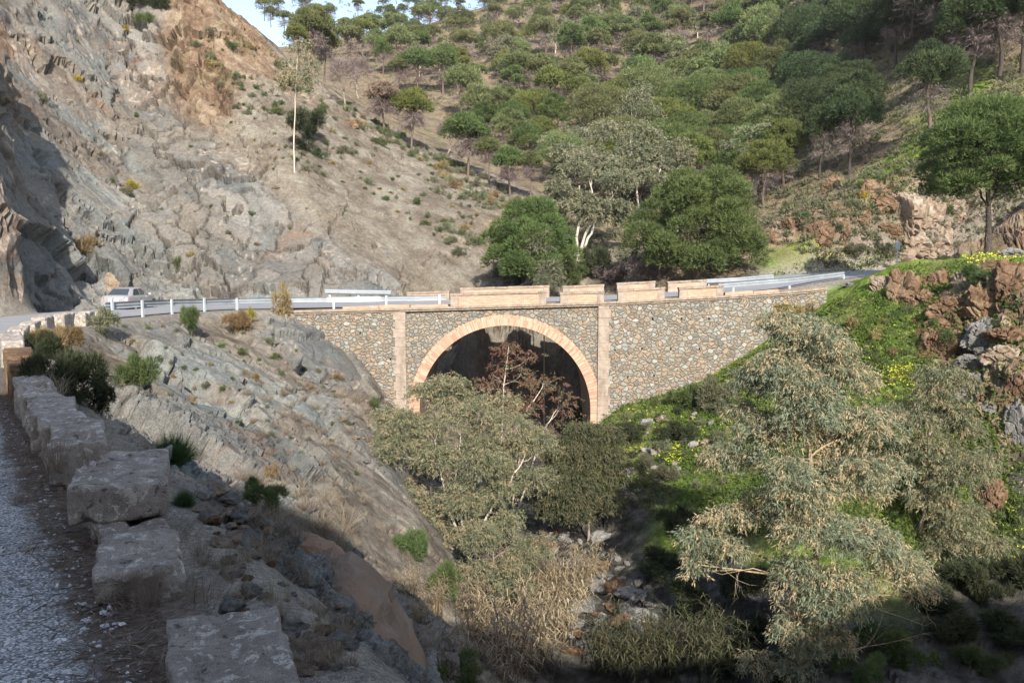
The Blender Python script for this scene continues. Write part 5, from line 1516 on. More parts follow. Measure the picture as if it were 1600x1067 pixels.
fit(sp, 'pine_tree', 828, 238, 93, 7.4, 'lower pine leaning right at the foot of the spur', ('pine_hill', 'bark_pine', 'dead'), 'pines along the spur', 5, .8, pyb=306)
for k, (px, pt, Y, pb, lb, mt) in enumerate([(486, 10, 108, 108, 'tall bushy pine against the sky at the top of the spur', 'pine_hill'), (507, 40, 112, 122, 'grey bellied pine right of the tall bushy one', 'pine_hill'), (466, 38, 106, 100, 'lower pine left of the tall bushy one', 'pine_yellow')]):
    fit(sp2, 'pine_tree', px, pt, Y, 7.4, lb, (mt, 'bark_pine', 'dead'), 'pines along the spur', k + .5, .75, pyb=pb)

# --- the wooded hillside: every pine a tree of its own
FINE = [pine_meshes(160 + i, 8.6, 3.1 + .3 * i, 2.2 + .5 * (i % 3), 5200, .34, .042, k=15 + 2 * i, dead=.6, flat=.8, small=.30 + .03 * i, skew=.2 * (i - 2), ball=i % 2 == 0) for i in range(5)]
hp = []
tries = 0
taken = [(828, 400, 70), (1090, 380, 80), (1448, 220, 40), (1327, 274, 50), (599, 212, 25), (643, 228, 25), (731, 272, 30)]
EUCF = [(687, 116, 62, 0), (655, 122, 72, 0), (783, 120, 48, 1), (888, 112, 30, 1), (868, 84, 20, 1), (990, 70, 10, 1), (1010, 130, 70, 0), (1245, 56, 0, 1), (1160, 64, 20, 0), (1090, 60, 22, 0), (1040, 120, 50, 0), (760, 60, 22, 1), (930, 60, 15, 0), (1330, 40, -10, 1)]
def in_scree(px, py): return ((px - 752) / 48) ** 2 + ((py - 165) / 34) ** 2 < 1
while len(hp) < 385 and tries < 9000:
    tries += 1
    px, py = random.uniform(405, 1600), random.uniform(-45, 330)
    if px < 560 and py > 60 + (px - 405) * .35: continue
    if px < 860 and py > 118 + (px - 560) * .55: continue
    if px > 1230 and py > 240: continue
    if px > 1380 and (py > 110 or random.random() < .3): continue
    if 1335 < px < 1480 and py > 90: continue
    if in_scree(px, py) and random.random() < .93: continue
    md = np.interp(py, [-40, 60, 150, 300], [14, 17, 23, 31])
    if any((px - a) ** 2 + ((py - b) * 1.5) ** 2 < md ** 2 for a, b in hp): continue
    if any(abs(px - a) < c * .8 and abs(py - b) < c * .6 for a, b, c in taken): continue
    hp.append((px, py))
def zone(px, py):
    if py < 45 and px < 760: return 'on the skyline crest of the far hill'
    if px < 620: return 'in the dip behind the rocky spur'
    if px < 700: return 'on the far hill behind the withered pine' if py < 150 else 'in the hollow right of the withered pine'
    if px < 800: return 'around the pale scree patch of the far hill' if py > 90 else 'high on the far hill above the pale scree patch'
    if px < 920: return 'high on the far hill above the arch' if py < 100 else ('on the middle slope above the arch' if py < 200 else 'low on the slope behind the broad dark pine')
    if px < 1060: return 'high on the far hill left of the great round pine' if py < 100 else ('among pale eucalypts on the middle slope' if py < 200 else 'low in the gully among pale eucalypts')
    if px < 1200: return 'at the top edge above the great round pine' if py < 70 else ('on the middle slope above the great round pine' if py < 190 else 'just above the great round pine')
    if px < 1300: return 'at the top of the dark gully' if py < 90 else 'along the dark gully'
    return 'on the shaded upper right slope'
for k, (px, py) in enumerate(hp):
    X, Y, z = ground_px(px, py, 62)
    if Y < 70: continue
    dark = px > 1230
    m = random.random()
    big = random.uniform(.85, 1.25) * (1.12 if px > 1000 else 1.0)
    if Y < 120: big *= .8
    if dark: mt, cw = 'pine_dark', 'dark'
    elif m < .14: mt, cw = 'pine_yellow', 'yellowish'
    elif m < .42 or Y < 140: mt, cw = ('pine_near', 'deep green') if random.random() < .55 else ('pine_hill', 'grey green')
    else: mt, cw = 'pine_hill', 'grey green'
    half = k % 3 == 2
    sh = 'low rounded' if half else ('tall domed' if big > .95 else 'umbrella')
    if py < 45 and px < 760: big *= .68
    proto_ = random.choice(HALF if half else HILL) if Y > 150 else random.choice(FINE)
    if Y <= 150: big *= .92
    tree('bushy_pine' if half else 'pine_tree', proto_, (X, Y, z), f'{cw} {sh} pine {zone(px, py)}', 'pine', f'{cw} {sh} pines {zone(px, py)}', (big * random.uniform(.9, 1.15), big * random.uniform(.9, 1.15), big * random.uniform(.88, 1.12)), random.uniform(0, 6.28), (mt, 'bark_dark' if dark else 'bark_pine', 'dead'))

# ------------------------------------------------------------------ eucalypts
def euc_meshes(seed, lobes, n_twig, per, L, W, root_pts, r0, tan=.4, droop=.8, fork=None, sub=4, shell=.35, spread=.35, twl=.5):
    """lobes relative to the base; root_pts: list of stems, each a list of points; every lobe gets a limb from the nearest stem"""
    r_ = np.random.default_rng(seed)
    V, F, rn = hang_spray(r_, lobes, n_twig, per, L, W, droop, shell, tan, spread=spread)
    crown = mesh_np('crown', V, F, rnd=rn)
    tb = MB(); stems = []
    for s in root_pts:
        s = np.array(s, float)
        t = np.linspace(0, len(s) - 1, len(s) * 4)
        q = np.stack([np.interp(t, np.arange(len(s)), s[:, k]) for k in range(3)], axis=1)
        for _ in range(3): q[1:-1] = .25 * q[:-2] + .5 * q[1:-1] + .25 * q[2:]
        q[1:-1] += r_.normal(size=(len(q) - 2, 3)) * r0 * .25
        rr = np.linspace(r0, r0 * .30, len(q))
        tb.tube(q, rr, 9, cap=False)
        stems.append((q, rr))
    for l in lobes:
        c = np.array(l[:3])
        best = None
        for q, rr in stems:
            d = np.linalg.norm(q - c, axis=1) + np.maximum(q[:, 2] - c[2] + l[5] * .6, 0) * 1.5
            j = d.argmin()
            if best is None or d[j] < best[0]: best = (d[j], q[j], rr[j])
        _, a, ra = best
        p = bend(r_, a, c + np.array((0, 0, l[5] * .2)), 7, .07)
        rb = min(ra * .6, .008 + .017 * np.linalg.norm(c - a))
        tb.tube(p, np.linspace(rb, rb * .35, 7), 6, cap=False)
        for _ in range(sub):
            j = r_.integers(2, 7)
            e = c + rsph(r_, 1)[0] * np.array(l[3:]) * r_.uniform(.6, .95)
            tb.tube(bend(r_, p[j], e, 5, .08), np.linspace(rb * .34, rb * .10, 5), 5, cap=False)
    return {'crown': crown, 'trunk': tb.mesh('trunk', True), 'dead_twigs': None}
def px_lobes(base, spec):
    """spec: (px, py, width px, height px, depth) seen in the photo -> lobes relative to the base"""
    out = []
    for px, py, wp, hp_, Y in spec:
        p = P(px, py, Y); out.append((*(p - np.array(base)), wp / FPX * Y / 2, wp / FPX * Y / 2 * .9, hp_ / FPX * Y / 2))
    return out
def pxr(base, px, py, Y): return tuple(P(px, py, Y) - np.array(base))
# the great eucalypt at the right
b = base_at(1275, 25.2); b = (b[0], b[1], b[2])
L4 = [(1228, 500, 80, 70, 25.4), (1265, 545, 150, 95, 25.4), (1215, 580, 130, 100, 25.0), (1320, 585, 130, 100, 25.6), (1265, 640, 190, 110, 24.8), (1360, 660, 130, 110, 25.5), (1185, 660, 120, 90, 25.6), (1140, 715, 90, 70, 25.8), (1240, 740, 160, 100, 24.3), (1340, 745, 150, 110, 24.8), (1400, 740, 80, 90, 25.8),
      (1180, 800, 120, 70, 25.2), (1120, 850, 120, 80, 25.3), (1085, 885, 50, 40, 25.4), (1290, 830, 150, 100, 24.0), (1380, 850, 150, 100, 24.6), (1440, 890, 110, 80, 25.0), (1475, 915, 60, 50, 25.2), (1250, 900, 130, 90, 23.9), (1330, 930, 150, 90, 23.8), (1240, 985, 110, 80, 24.2), (1210, 1040, 120, 60, 24.8), (1300, 1010, 90, 60, 24.4), (1190, 590, 80, 60, 25.8), (1150, 640, 60, 40, 26.2)]
stem = [(0, 0, -.6), pxr(b, 1283, 980, 25), pxr(b, 1272, 840, 25), pxr(b, 1272, 780, 25), pxr(b, 1258, 640, 25.2), pxr(b, 1235, 510, 25.4)]
L4 = [((1262 + (x - 1262) * .84) if x > 1300 else x, y, w_ * .92, h_, d_) for x, y, w_, h_, d_ in L4]
E4 = euc_meshes(301, px_lobes(b, L4), 13000, 9, .155, .0165, [stem, [stem[1], pxr(b, 1330, 960, 24.6), pxr(b, 1380, 880, 24.6)]], .13, tan=.34, sub=3, spread=.42, droop=.6)
r4 = tree('eucalyptus_tree', E4, b, 'tall feathery eucalypt with grey and tan leaves, in front of the right abutment', 'eucalyptus', None, 1, 0, ('euc_big', 'bark_tan', None))
q_ = np.random.default_rng(4)
for (x0, y0, x1, y1, Y) in ((1330, 1010, 1370, 950, 24.0), (1370, 950, 1440, 975, 23.8), (1330, 1015, 1440, 990, 23.8), (1330, 1020, 1380, 960, 24.2), (1380, 905, 1450, 965, 24.0), (1160, 860, 1150, 925, 25.0), (1120, 885, 1190, 915, 25.1)):
    bb = MB(); twigs(q_, bb, pxr(b, x0, y0, Y), pxr(b, x1, y1, Y), .011, 6, .55); bb.build('bare_branch', M['bark_red'], r4)
pass
b = base_at(1462, 31.5)
L5 = [(1462, 600, 90, 70, 31.5), (1440, 650, 110, 80, 31.2), (1495, 650, 90, 80, 31.8), (1470, 715, 150, 90, 31.0), (1520, 720, 70, 80, 31.8), (1480, 790, 150, 80, 31.0), (1540, 850, 120, 70, 31.2), (1500, 860, 120, 70, 31), (1575, 890, 60, 50, 31.2)]
E5 = euc_meshes(302, px_lobes(b, L5), 5200, 9, .16, .018, [[(0, 0, -.5), pxr(b, 1447, 790, 31.5), pxr(b, 1452, 680, 31.5), pxr(b, 1462, 600, 31.5)]], .09, tan=.2, spread=.42)
tree('eucalyptus_tree', E5, b, 'smaller grey eucalypt behind the tall feathery one, left of the dark cleft', 'eucalyptus', None, 1, 0, ('euc_olive', 'bark_red', None))
# the eucalypt in the middle, in front of the arch's left foot
b = base_at(735, 36.5)
L1 = [(640, 650, 110, 80, 37), (710, 640, 130, 90, 37.5), (780, 650, 120, 90, 37.8), (600, 700, 100, 80, 36.6), (670, 710, 130, 90, 36.2), (750, 715, 130, 90, 36.2), (820, 700, 90, 90, 37.4), (590, 755, 90, 70, 36.4), (650, 780, 120, 80, 35.8), (730, 770, 120, 80, 35.6), (800, 765, 100, 90, 36.4), (840, 745, 50, 70, 37), (690, 830, 90, 60, 35.4), (620, 810, 80, 50, 36), (840, 690, 60, 70, 38), (660, 600, 70, 40, 38), (780, 820, 80, 60, 35.5)]
W1 = lambda px, py, Y=36.4: pxr(b, px, py, Y)
E1 = euc_meshes(303, px_lobes(b, L1), 9000, 9, .15, .0185, [[(0, 0, -.4), W1(722, 850), W1(700, 790), W1(690, 745), W1(680, 690)], [(0.1, 0, -.3), W1(745, 840), W1(770, 790), W1(800, 750), W1(825, 700, 37.2)], [(0, .1, -.3), W1(730, 850), W1(714, 790), W1(708, 770), W1(720, 680)], [(-.1, 0, -.2), W1(700, 850), W1(670, 815), W1(630, 790)]], .085, tan=.30, droop=.6, spread=.36, sub=5)
tree('eucalyptus_tree', E1, b, 'broad olive eucalypt with white forked trunks before the left foot of the arch', 'eucalyptus', None, 1, 0, ('euc_olive', 'bark_euc', None))
# red leaved saplings in the mouth of the arch
b = base_at(776, 44.5)
LR = [(795, 548, 60, 40, 44.5), (770, 590, 70, 50, 44.5), (815, 590, 70, 50, 44.3), (745, 640, 60, 45, 44.2), (785, 640, 90, 50, 43.8), (830, 560, 40, 30, 44.5)]
ER = euc_meshes(304, px_lobes(b, LR), 460, 8, .17, .026, [[(0, 0, -.4), pxr(b, 784, 680, 44.5), pxr(b, 787, 600, 44.5), pxr(b, 795, 540, 44.5)]], .06, tan=.55, droop=.4)
tree('eucalyptus_tree', ER, b, 'thin red leaved sapling standing tall in the middle of the arch', 'eucalyptus', 'red leaved saplings before the arch', 1, 0, ('euc_red', 'bark_euc', None))
b = base_at(800, 42)
LR2 = [(850, 600, 80, 45, 42.5), (880, 640, 70, 55, 42.5), (830, 640, 60, 40, 42), (800, 690, 90, 60, 41.5), (860, 690, 80, 60, 41.8), (905, 690, 60, 60, 42)]
ER2 = euc_meshes(305, px_lobes(b, LR2), 520, 8, .17, .026, [[(0, 0, -.4), pxr(b, 810, 660, 42), pxr(b, 835, 625, 42.2), pxr(b, 850, 600, 42.4)], [(0.1, 0, -.4), pxr(b, 850, 670, 42.2), pxr(b, 870, 640, 42.4)]], .055, tan=.5, droop=.5)
tree('eucalyptus_tree', ER2, b, 'reddish sapling with white branches before the right half of the arch', 'eucalyptus', 'red leaved saplings before the arch', 1, 0, ('euc_red', 'bark_euc', None))
# dark weeping tree in shade right of it
b = base_at(925, 39)
LD = [(920, 690, 110, 80, 39.5), (890, 730, 80, 80, 38.5), (950, 730, 100, 80, 39), (910, 780, 120, 80, 38.2), (960, 770, 70, 70, 38.8), (870, 790, 60, 50, 38), (930, 670, 80, 50, 40)]
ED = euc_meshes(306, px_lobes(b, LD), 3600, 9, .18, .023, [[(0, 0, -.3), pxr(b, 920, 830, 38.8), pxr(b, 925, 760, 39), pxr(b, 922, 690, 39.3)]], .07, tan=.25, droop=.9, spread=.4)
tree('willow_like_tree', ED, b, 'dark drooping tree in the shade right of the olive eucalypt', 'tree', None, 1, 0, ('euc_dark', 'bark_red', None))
b = base_at(775, 31.5)
LG = [(760, 850, 110, 70, 31.5), (800, 870, 90, 60, 31.3), (740, 895, 80, 60, 31), (790, 910, 90, 50, 30.8), (830, 850, 60, 40, 32)]
EG = euc_meshes(307, px_lobes(b, LG), 2400, 8, .15, .017, [[(0, 0, -.3), pxr(b, 775, 920, 31), pxr(b, 770, 860, 31.4)]], .05, tan=.25, droop=.4)
tree('sapling', EG, b, 'grey green sapling above the dry reeds, below the white trunks', 'sapling', None, 1, 0, ('euc_olive', 'bark_red', None))
# pale eucalypts behind the bridge
gE = 'pale eucalypts behind the bridge'
def far_euc(seed, px, Y, spec, label, n=900, L=.32, W=.06, tan=.3, mat='euc_hill', stems=None, r0=.12, group=gE, pyb=None):
    b = base_at(px, Y)
    if pyb is not None: q = P(px, pyb, Y); b = (q[0], Y, q[2])
    lo = px_lobes(b, spec)
    t0 = lo[0]
    st = [[(0, 0, -.5), pxr(b, *s) if False else None] for s in ()]
    if stems: st = [[(0, 0, -.5)] + [pxr(b, x, y, Y) for x, y in s] for s in stems]
    else: st = [[(0, 0, -.5), (t0[0] * .4, t0[1] * .4, t0[2] * .5), (t0[0], t0[1], t0[2])]]
    ms = euc_meshes(seed, lo, n, 6, L, W, st, r0, tan, .5, sub=4, shell=.3, spread=.4)
    return tree('eucalyptus_tree', ms, b, label, 'eucalyptus', group, 1, 0, (mat, 'bark_euc', None))
far_euc(401, 905, 74, [(925, 270, 90, 60, 75), (880, 285, 80, 60, 74), (960, 290, 80, 60, 74), (900, 320, 90, 50, 73), (945, 330, 90, 60, 73), (980, 330, 50, 60, 74), (870, 320, 60, 50, 74)], 'white branched eucalypt leaning right between the two great pines', 3000, .27, .05, stems=[[(905, 390), (925, 345), (955, 310), (970, 290)], [(900, 370), (912, 330), (905, 290)], [(915, 380), (935, 340), (920, 280)]], r0=.16)
far_euc(402, 1000, 92, [(985, 220, 100, 70, 92), (1030, 245, 80, 70, 92), (945, 250, 90, 60, 92), (990, 270, 110, 60, 91), (1040, 285, 70, 50, 92), (900, 240, 80, 50, 94)], 'tall pale eucalypt in the gully above the great round pine', 3000, .32, .06, stems=[[(1000, 330), (990, 270), (985, 220)], [(1010, 330), (1030, 270), (1035, 240)]], r0=.16)
far_euc(403, 1180, 92, [(1180, 212, 80, 40, 92), (1155, 230, 50, 40, 92), (1205, 232, 50, 45, 92), (1180, 240, 80, 30, 91)], 'pale domed eucalypt with many white stems at the edge of the dark gully', 1000, .28, .045, stems=[[(1180, 250), (1180, 215)], [(1170, 250), (1155, 228)], [(1186, 250), (1203, 230)]], r0=.12, mat='euc_hill')
far_euc(404, 852, 60.5, [(845, 372, 40, 40, 60.5), (838, 395, 50, 50, 60.3), (850, 420, 55, 45, 60.2), (862, 438, 55, 40, 60)], 'silvery young eucalypt right behind the bridge parapet', 900, .22, .03, tan=.15, stems=[[(850, 430), (842, 360)]], r0=.06)
far_euc(405, 900, 110, [(890, 215, 80, 50, 110), (870, 235, 70, 50, 110), (920, 225, 70, 50, 110)], 'pale eucalypt on the slope left of the gully', 800, .36, .06)
far_euc(406, 990, 125, [(985, 150, 60, 60, 125), (1000, 175, 70, 50, 125), (970, 185, 60, 50, 125)], 'narrow pale eucalypt at mid height of the far hill', 700, .36, .06)
far_euc(407, 1060, 82, [(1060, 240, 50, 60, 82), (1050, 265, 50, 50, 82)], 'slender eucalypt rising behind the great round pine', 500, .3, .05)
far_euc(408, 460, 72.5, [(465, 78, 40, 30, 72.5), (445, 105, 45, 40, 72.5), (482, 110, 45, 45, 72.5), (462, 130, 60, 40, 72.3), (440, 130, 30, 30, 72.5), (492, 135, 25, 25, 72.5)], 'lone eucalypt with a bare white trunk on the left rock slope', 620, .24, .04, tan=.4, stems=[[(459, 230), (461, 170), (462, 140), (465, 80)]], r0=.075, group=None, mat='euc_olive', pyb=266)
for k, (px, pb, pt, kind) in enumerate(EUCF):
    X, Y, z = ground_px(px, pb, 62)
    h = (pb - pt); w_ = h * (.8 if kind else 1.05)
    far_euc(420 + k, px, Y, [(px, pt + h * .18, w_ * .55, h * .36, Y), (px - w_ * .25, pt + h * .38, w_ * .5, h * .36, Y), (px + w_ * .28, pt + h * .36, w_ * .5, h * .36, Y), (px, pt + h * .5, w_ * .6, h * .3, Y)],
            ('thin white trunked eucalypt ' if kind else 'bushy pale eucalypt ') + zone(px, pb), 700, .5, .095, stems=[[(px + h * .02, pb - h * .45), (px, pt + h * .2)], [(px, pb - h * .3), (px + w_ * .2, pt + h * .4)]], r0=.16, group='white trunked eucalypts on the far hill', pyb=pb)
# bare trees on the spur
def bare_tree(px, pb, pt, Y, label, seed, wid=.5, mat='dead'):
    b = P(px, pb, Y); r_ = np.random.default_rng(seed); H = P(px, pt, Y)[2] - b[2]
    root = empty('bare_tree', tuple(b)); tag(root, label, 'tree', 'leafless trees')
    mb = MB(); p = bend(r_, (0, 0, -.4), (r_.uniform(-.3, .3), 0, H * .6), 6, .05)
    mb.tube(p, np.linspace(.11, .05, 6), 7, cap=False)
    tw = MB()
    for _ in range(26):
        j = r_.integers(2, 6); a = r_.uniform(0, 6.28); ln = H * wid * r_.uniform(.4, .8)
        e = p[j] + np.array((math.cos(a) * ln * .8, math.sin(a) * ln * .8, ln * r_.uniform(.2, .9)))
        q = twigs(r_, tw, p[j], e, .03, 9, ln * .5)
    mb.build('trunk', M['bark_red'], root, smooth=True)
    V, F, rn = needles(r_, [(0, 0, H * .68, H * wid * .75, H * wid * .75, H * .32)], 700, .6, .022, up=.4, shell=.3)
    o = link('branches', mesh_np('branches', V, F, rnd=rn), M['dead'], root)
    tw.build('limbs', M['bark_red'], root)
bare_tree(538, 165, 95, 100, 'leafless grey tree on the spur crest left of the withered pine', 61)
bare_tree(560, 150, 92, 118, 'purplish leafless tree behind the spur crest', 62)
bare_tree(700, 235, 190, 108, 'grey leafless tree under the umbrella pine at the spur end', 63)

# ------------------------------------------------------------------ shrubs, grass tufts, reeds
def shrub_mesh(seed, kind='leaf', n=420, L=.12, W=.02):
    r_ = np.random.default_rng(seed)
    lo = [(r_.normal() * .36, r_.normal() * .36, r_.uniform(.15, .72), r_.uniform(.14, .42), r_.uniform(.14, .42), r_.uniform(.14, .34)) for _ in range(9)]
    if kind == 'leaf':
        V, F, rn = needles(r_, lo, n, L, W, up=.5, shell=.25, low=-.8, per=3)
    elif kind == 'spiky':
        m = n * 3
        d = rsph(r_, m); d[:, 2] = np.abs(d[:, 2]) * 1.2 + .15; d = unit(d)
        o = r_.normal(size=(m, 3)) * np.array((.16, .16, .03)) + d * r_.uniform(0, .45, (m, 1))
        tip = o + d * r_.uniform(.45, .75, (m, 1)) + np.array((0, 0, 0.0))
        sd = unit(np.cross(d, r_.normal(size=(m, 3)))) * W * .8
        V = np.stack([o - sd, o + sd, tip], axis=1).reshape(-1, 3); F = np.arange(len(V)).reshape(-1, 3); rn = r_.random(m)
    return mesh_np('shrub', V, F, rnd=rn)
SH = [shrub_mesh(500 + k, 'leaf', 260 + 40 * k, .22, .022) for k in range(6)]
SHF = [shrub_mesh(520 + k, 'leaf', 1500 + 150 * k, .15, .013) for k in range(5)]
SPK = [shrub_mesh(540 + k, 'spiky', 700, .2, .010) for k in range(2)]
SHN = {'shrub_tan': 'dry_bush', 'shrub_green': 'green_bush', 'shrub_dark': 'dark_bush', 'shrub_yellow': 'flowering_bush', 'broom': 'broom_bush', 'dead': 'brushwood'}
def shrub(px, py, wpx, hpx, mat, label, me=None, group=None, cat='shrub', name=None, Y=None):
    name = name or SHN.get(mat, 'shrub')
    if Y is None: X, Y, z = ground_px(px, py)
    else: X, z = P(px, py, Y)[0], P(px, py, Y)[2]
    s = wpx / FPX * Y / 1.7; h = hpx / FPX * Y / 0.95
    o = link(name, mesh_with(me or random.choice(SH), mat))
    o.location = (X, Y, z - h * .06); o.scale = (s, s, h); o.rotation_euler = (0, 0, random.uniform(0, 6.28))
    return tag(o, label, cat, group)
# the ones that stand out
for (px, py, w_, h_, mt, lb, kd) in [
    (105, 640, 110, 95, 'shrub_dark', 'dark bushy shrub behind the low wall, right of the orange brown stone', SHF), (70, 560, 60, 50, 'shrub_dark', 'dark shrub at the foot of the pale kerb blocks', SHF), (92, 560, 66, 52, 'shrub_tan', 'straw coloured bush behind the low wall', SHF), (150, 645, 60, 60, 'shrub_dark', 'dark shrub with dead twigs hanging down the rock below the wall', SHF),
    (162, 522, 52, 42, 'shrub_grey', 'olive shrub under the start of the guardrail', SH), (298, 522, 44, 44, 'shrub_green', 'green bush under the third guardrail post', SHF), (375, 520, 44, 40, 'shrub_tan', 'straw yellow bush below the guardrail', SHF), (218, 605, 62, 62, 'shrub_green', 'airy green bush in the middle of the left rock face', SHF),
    (272, 722, 78, 58, 'broom', 'rounded dense broom bush beside the overhanging block', SPK), (415, 790, 66, 46, 'shrub_green', 'low green bush on the ridge at the shadow edge', SHF), (425, 745, 30, 24, 'shrub_tan', 'small brownish bush above the low green one', SH), (288, 790, 40, 34, 'broom', 'small broom tuft right of the overhanging block', SPK),
    (447, 500, 34, 56, 'shrub_tan', 'reddish brown dry bush against the left abutment', SH), (390, 505, 20, 24, 'shrub_yellow', 'yellow flowered shrub on top of the left wall end', SH), (232, 20, 64, 40, 'shrub_dark', 'dark evergreen bush on the overhang at the top left', SHF), (230, 46, 36, 26, 'shrub_green', 'bright green bush under the dark overhang', SHF),
    (478, 215, 60, 45, 'shrub_dark', 'dark bush behind the lone white trunk', SHF), (470, 235, 26, 22, 'shrub_dark', 'small dark bush at the foot of the lone white trunk', SH), (195, 50, 13, 11, 'shrub_yellow', 'yellow flowering bush high on the grey cliff', SH), (122, 128, 14, 11, 'shrub_yellow', 'yellow flowering tuft on the left cliff ledge', SH), (206, 296, 18, 16, 'shrub_yellow', 'bright yellow bush in the cleft above the car', SH),
    (198, 304, 20, 14, 'shrub_grey', 'grey bush beside the yellow one in the cleft', SH), (135, 395, 34, 30, 'shrub_tan', 'olive bush on the edge of the dark outcrop above the car', SH), (278, 425, 16, 24, 'shrub_green', 'small bush on a ledge right of the quartz', SH), (300, 400, 12, 10, 'shrub_tan', 'dry tuft on the cliff foot', SH), (66, 160, 20, 18, 'shrub_grey', 'olive tuft in a crack of the left cliff', SH), (8, 160, 18, 16, 'shrub_tan', 'brown tuft at the left edge of the cliff', SH),
    (960, 630, 36, 22, 'shrub_dark', 'dark rounded bush at the right foot of the arch', SHF), (985, 690, 66, 36, 'shrub_dark', 'grey green bush on the bank below the arch foot', SHF), (1060, 690, 60, 40, 'shrub_dark', 'wide dark bush among flowers on the bank', SHF), (1120, 640, 60, 60, 'shrub_grey', 'greyish bush left of the tall feathery eucalypt', SHF), (1070, 640, 50, 40, 'shrub_green', 'leafy bush at the foot of the right abutment', SHF),
    (1240, 505, 60, 34, 'shrub_tan', 'reddish dry bush at the right end of the abutment', SHF), (1330, 400, 44, 24, 'shrub_grey', 'grey bush beyond the end of the guardrail', SHF), (1375, 398, 24, 20, 'shrub_dark', 'dark bush left of the road sign', SH), (1440, 346, 20, 18, 'shrub_yellow', 'yellow flowering bush on the pale outcrop', SH), (1350, 310, 14, 12, 'shrub_yellow', 'yellow tuft left of the overhanging block', SH),
    (1480, 540, 50, 30, 'shrub_green', 'green bush in the shade of the rock rib', SHF), (1530, 440, 50, 26, 'shrub_green', 'low green bush on the flowery crest', SHF), (650, 870, 70, 50, 'shrub_green', 'leafy green bush left of the white trunks', SHF), (690, 930, 70, 60, 'shrub_green', 'green bush among the dry canes', SHF), (720, 1060, 90, 40, 'shrub_green', 'light green bush at the bottom edge', SHF), (590, 640, 26, 20, 'shrub_green', 'bush under the left pilaster', SH),
    (1010, 735, 40, 26, 'shrub_grey', 'silvery bush over a boulder on the green bank', SHF), (1040, 750, 50, 30, 'shrub_grey', 'grey leaved bush beside the silvery one', SHF), (905, 660, 50, 30, 'shrub_green', 'light green bush in front of the arch right foot', SHF),
    (960, 440, 60, 34, 'dead', 'grey tangle of dead twigs behind the parapets', SHF), (1010, 440, 60, 50, 'dead', 'dead brushwood at the left skirt of the great round pine', SHF), (930, 435, 50, 50, 'shrub_dark', 'dark undergrowth bush behind the parapet gap', SHF), (800, 445, 60, 40, 'shrub_green', 'green skirt bush under the broad dark pine', SHF), (890, 440, 60, 40, 'shrub_green', 'green bush right of the silvery eucalypt', SHF)]:
    shrub(px, py, w_, h_, mt, lb, random.choice(kd))
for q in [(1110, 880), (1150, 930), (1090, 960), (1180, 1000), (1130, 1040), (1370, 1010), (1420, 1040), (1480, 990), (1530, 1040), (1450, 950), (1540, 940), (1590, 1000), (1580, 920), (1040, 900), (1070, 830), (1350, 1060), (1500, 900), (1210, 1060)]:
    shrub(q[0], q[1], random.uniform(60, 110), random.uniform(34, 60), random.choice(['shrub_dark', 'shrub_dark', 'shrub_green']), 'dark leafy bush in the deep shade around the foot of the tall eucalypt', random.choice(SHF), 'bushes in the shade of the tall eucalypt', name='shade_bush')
# small shrubs over the rocky slopes
def inpoly(q, poly):
    ins = False; j = len(poly) - 1
    for i in range(len(poly)):
        if (poly[i][1] > q[1]) != (poly[j][1] > q[1]) and q[0] < (poly[j][0] - poly[i][0]) * (q[1] - poly[i][1]) / (poly[j][1] - poly[i][1]) + poly[i][0]: ins = not ins
        j = i
    return ins
def scatter(n, poly, md):
    lo = np.min(poly, 0); hi = np.max(poly, 0); out = []; t = 0
    while len(out) < n and t < 8000:
        t += 1
        q = (random.uniform(lo[0], hi[0]), random.uniform(lo[1], hi[1]))
        if md < 25 and vnoise(np.array([[q[0] * .022, q[1] * .03, 0.5]]), 5)[0] < random.uniform(-.55, .5): continue
        if inpoly(q, poly) and all((q[0] - a) ** 2 + (q[1] - b_) ** 2 > md * md for a, b_ in out): out.append(q)
    return out
def shrubs(n, poly, md, wr, where, choices, group):
    for q in scatter(n, poly, md):
        mt, cw = random.choice(choices); w_ = wr[0] * (wr[1] / wr[0]) ** (random.random() ** 1.6)
        shrub(q[0], q[1], w_, w_ * random.uniform(.5, .8), mt, f'small {cw} shrub {where}', None, f'{cw} shrubs {group}')
gg = [('shrub_grey', 'grey green'), ('shrub_grey', 'grey green'), ('shrub_tan', 'dry'), ('shrub_green', 'green')]
shrubs(150, [(280, 40), (385, 60), (440, 110), (540, 190), (640, 240), (760, 320), (740, 420), (690, 380), (560, 300), (430, 250), (330, 120)], 9, (7, 24), 'on the rusty slope below the spur crest', gg, 'of the rusty slope')
shrubs(70, [(520, 150), (600, 200), (740, 270), (830, 320), (760, 330), (640, 250), (560, 200)], 9, (10, 22), 'along the spur crest under the pines', gg, 'of the spur crest')
shrubs(40, [(60, 60), (300, 60), (520, 300), (700, 440), (300, 440), (200, 300), (60, 250)], 28, (5, 11), 'on the bare grey cliff face', gg, 'of the grey cliff')
shrubs(60, [(180, 510), (420, 510), (540, 600), (560, 760), (420, 680), (250, 620)], 20, (8, 20), 'on the scree between road and creek', gg, 'of the lower scree')
shrubs(46, [(1210, 400), (1240, 300), (1330, 280), (1440, 240), (1600, 170), (1600, 340), (1480, 380), (1340, 410)], 14, (10, 24), 'on the grassy slope above the right road end', [('shrub_grey', 'grey green'), ('shrub_green', 'green'), ('shrub_dark', 'dark')], 'of the right slope')
shrubs(40, [(960, 650), (1140, 600), (1150, 760), (1000, 800)], 17, (14, 34), 'on the flowery bank below the right abutment', [('shrub_green', 'green'), ('shrub_grey', 'grey green'), ('shrub_dark', 'dark')], 'of the flowery bank')
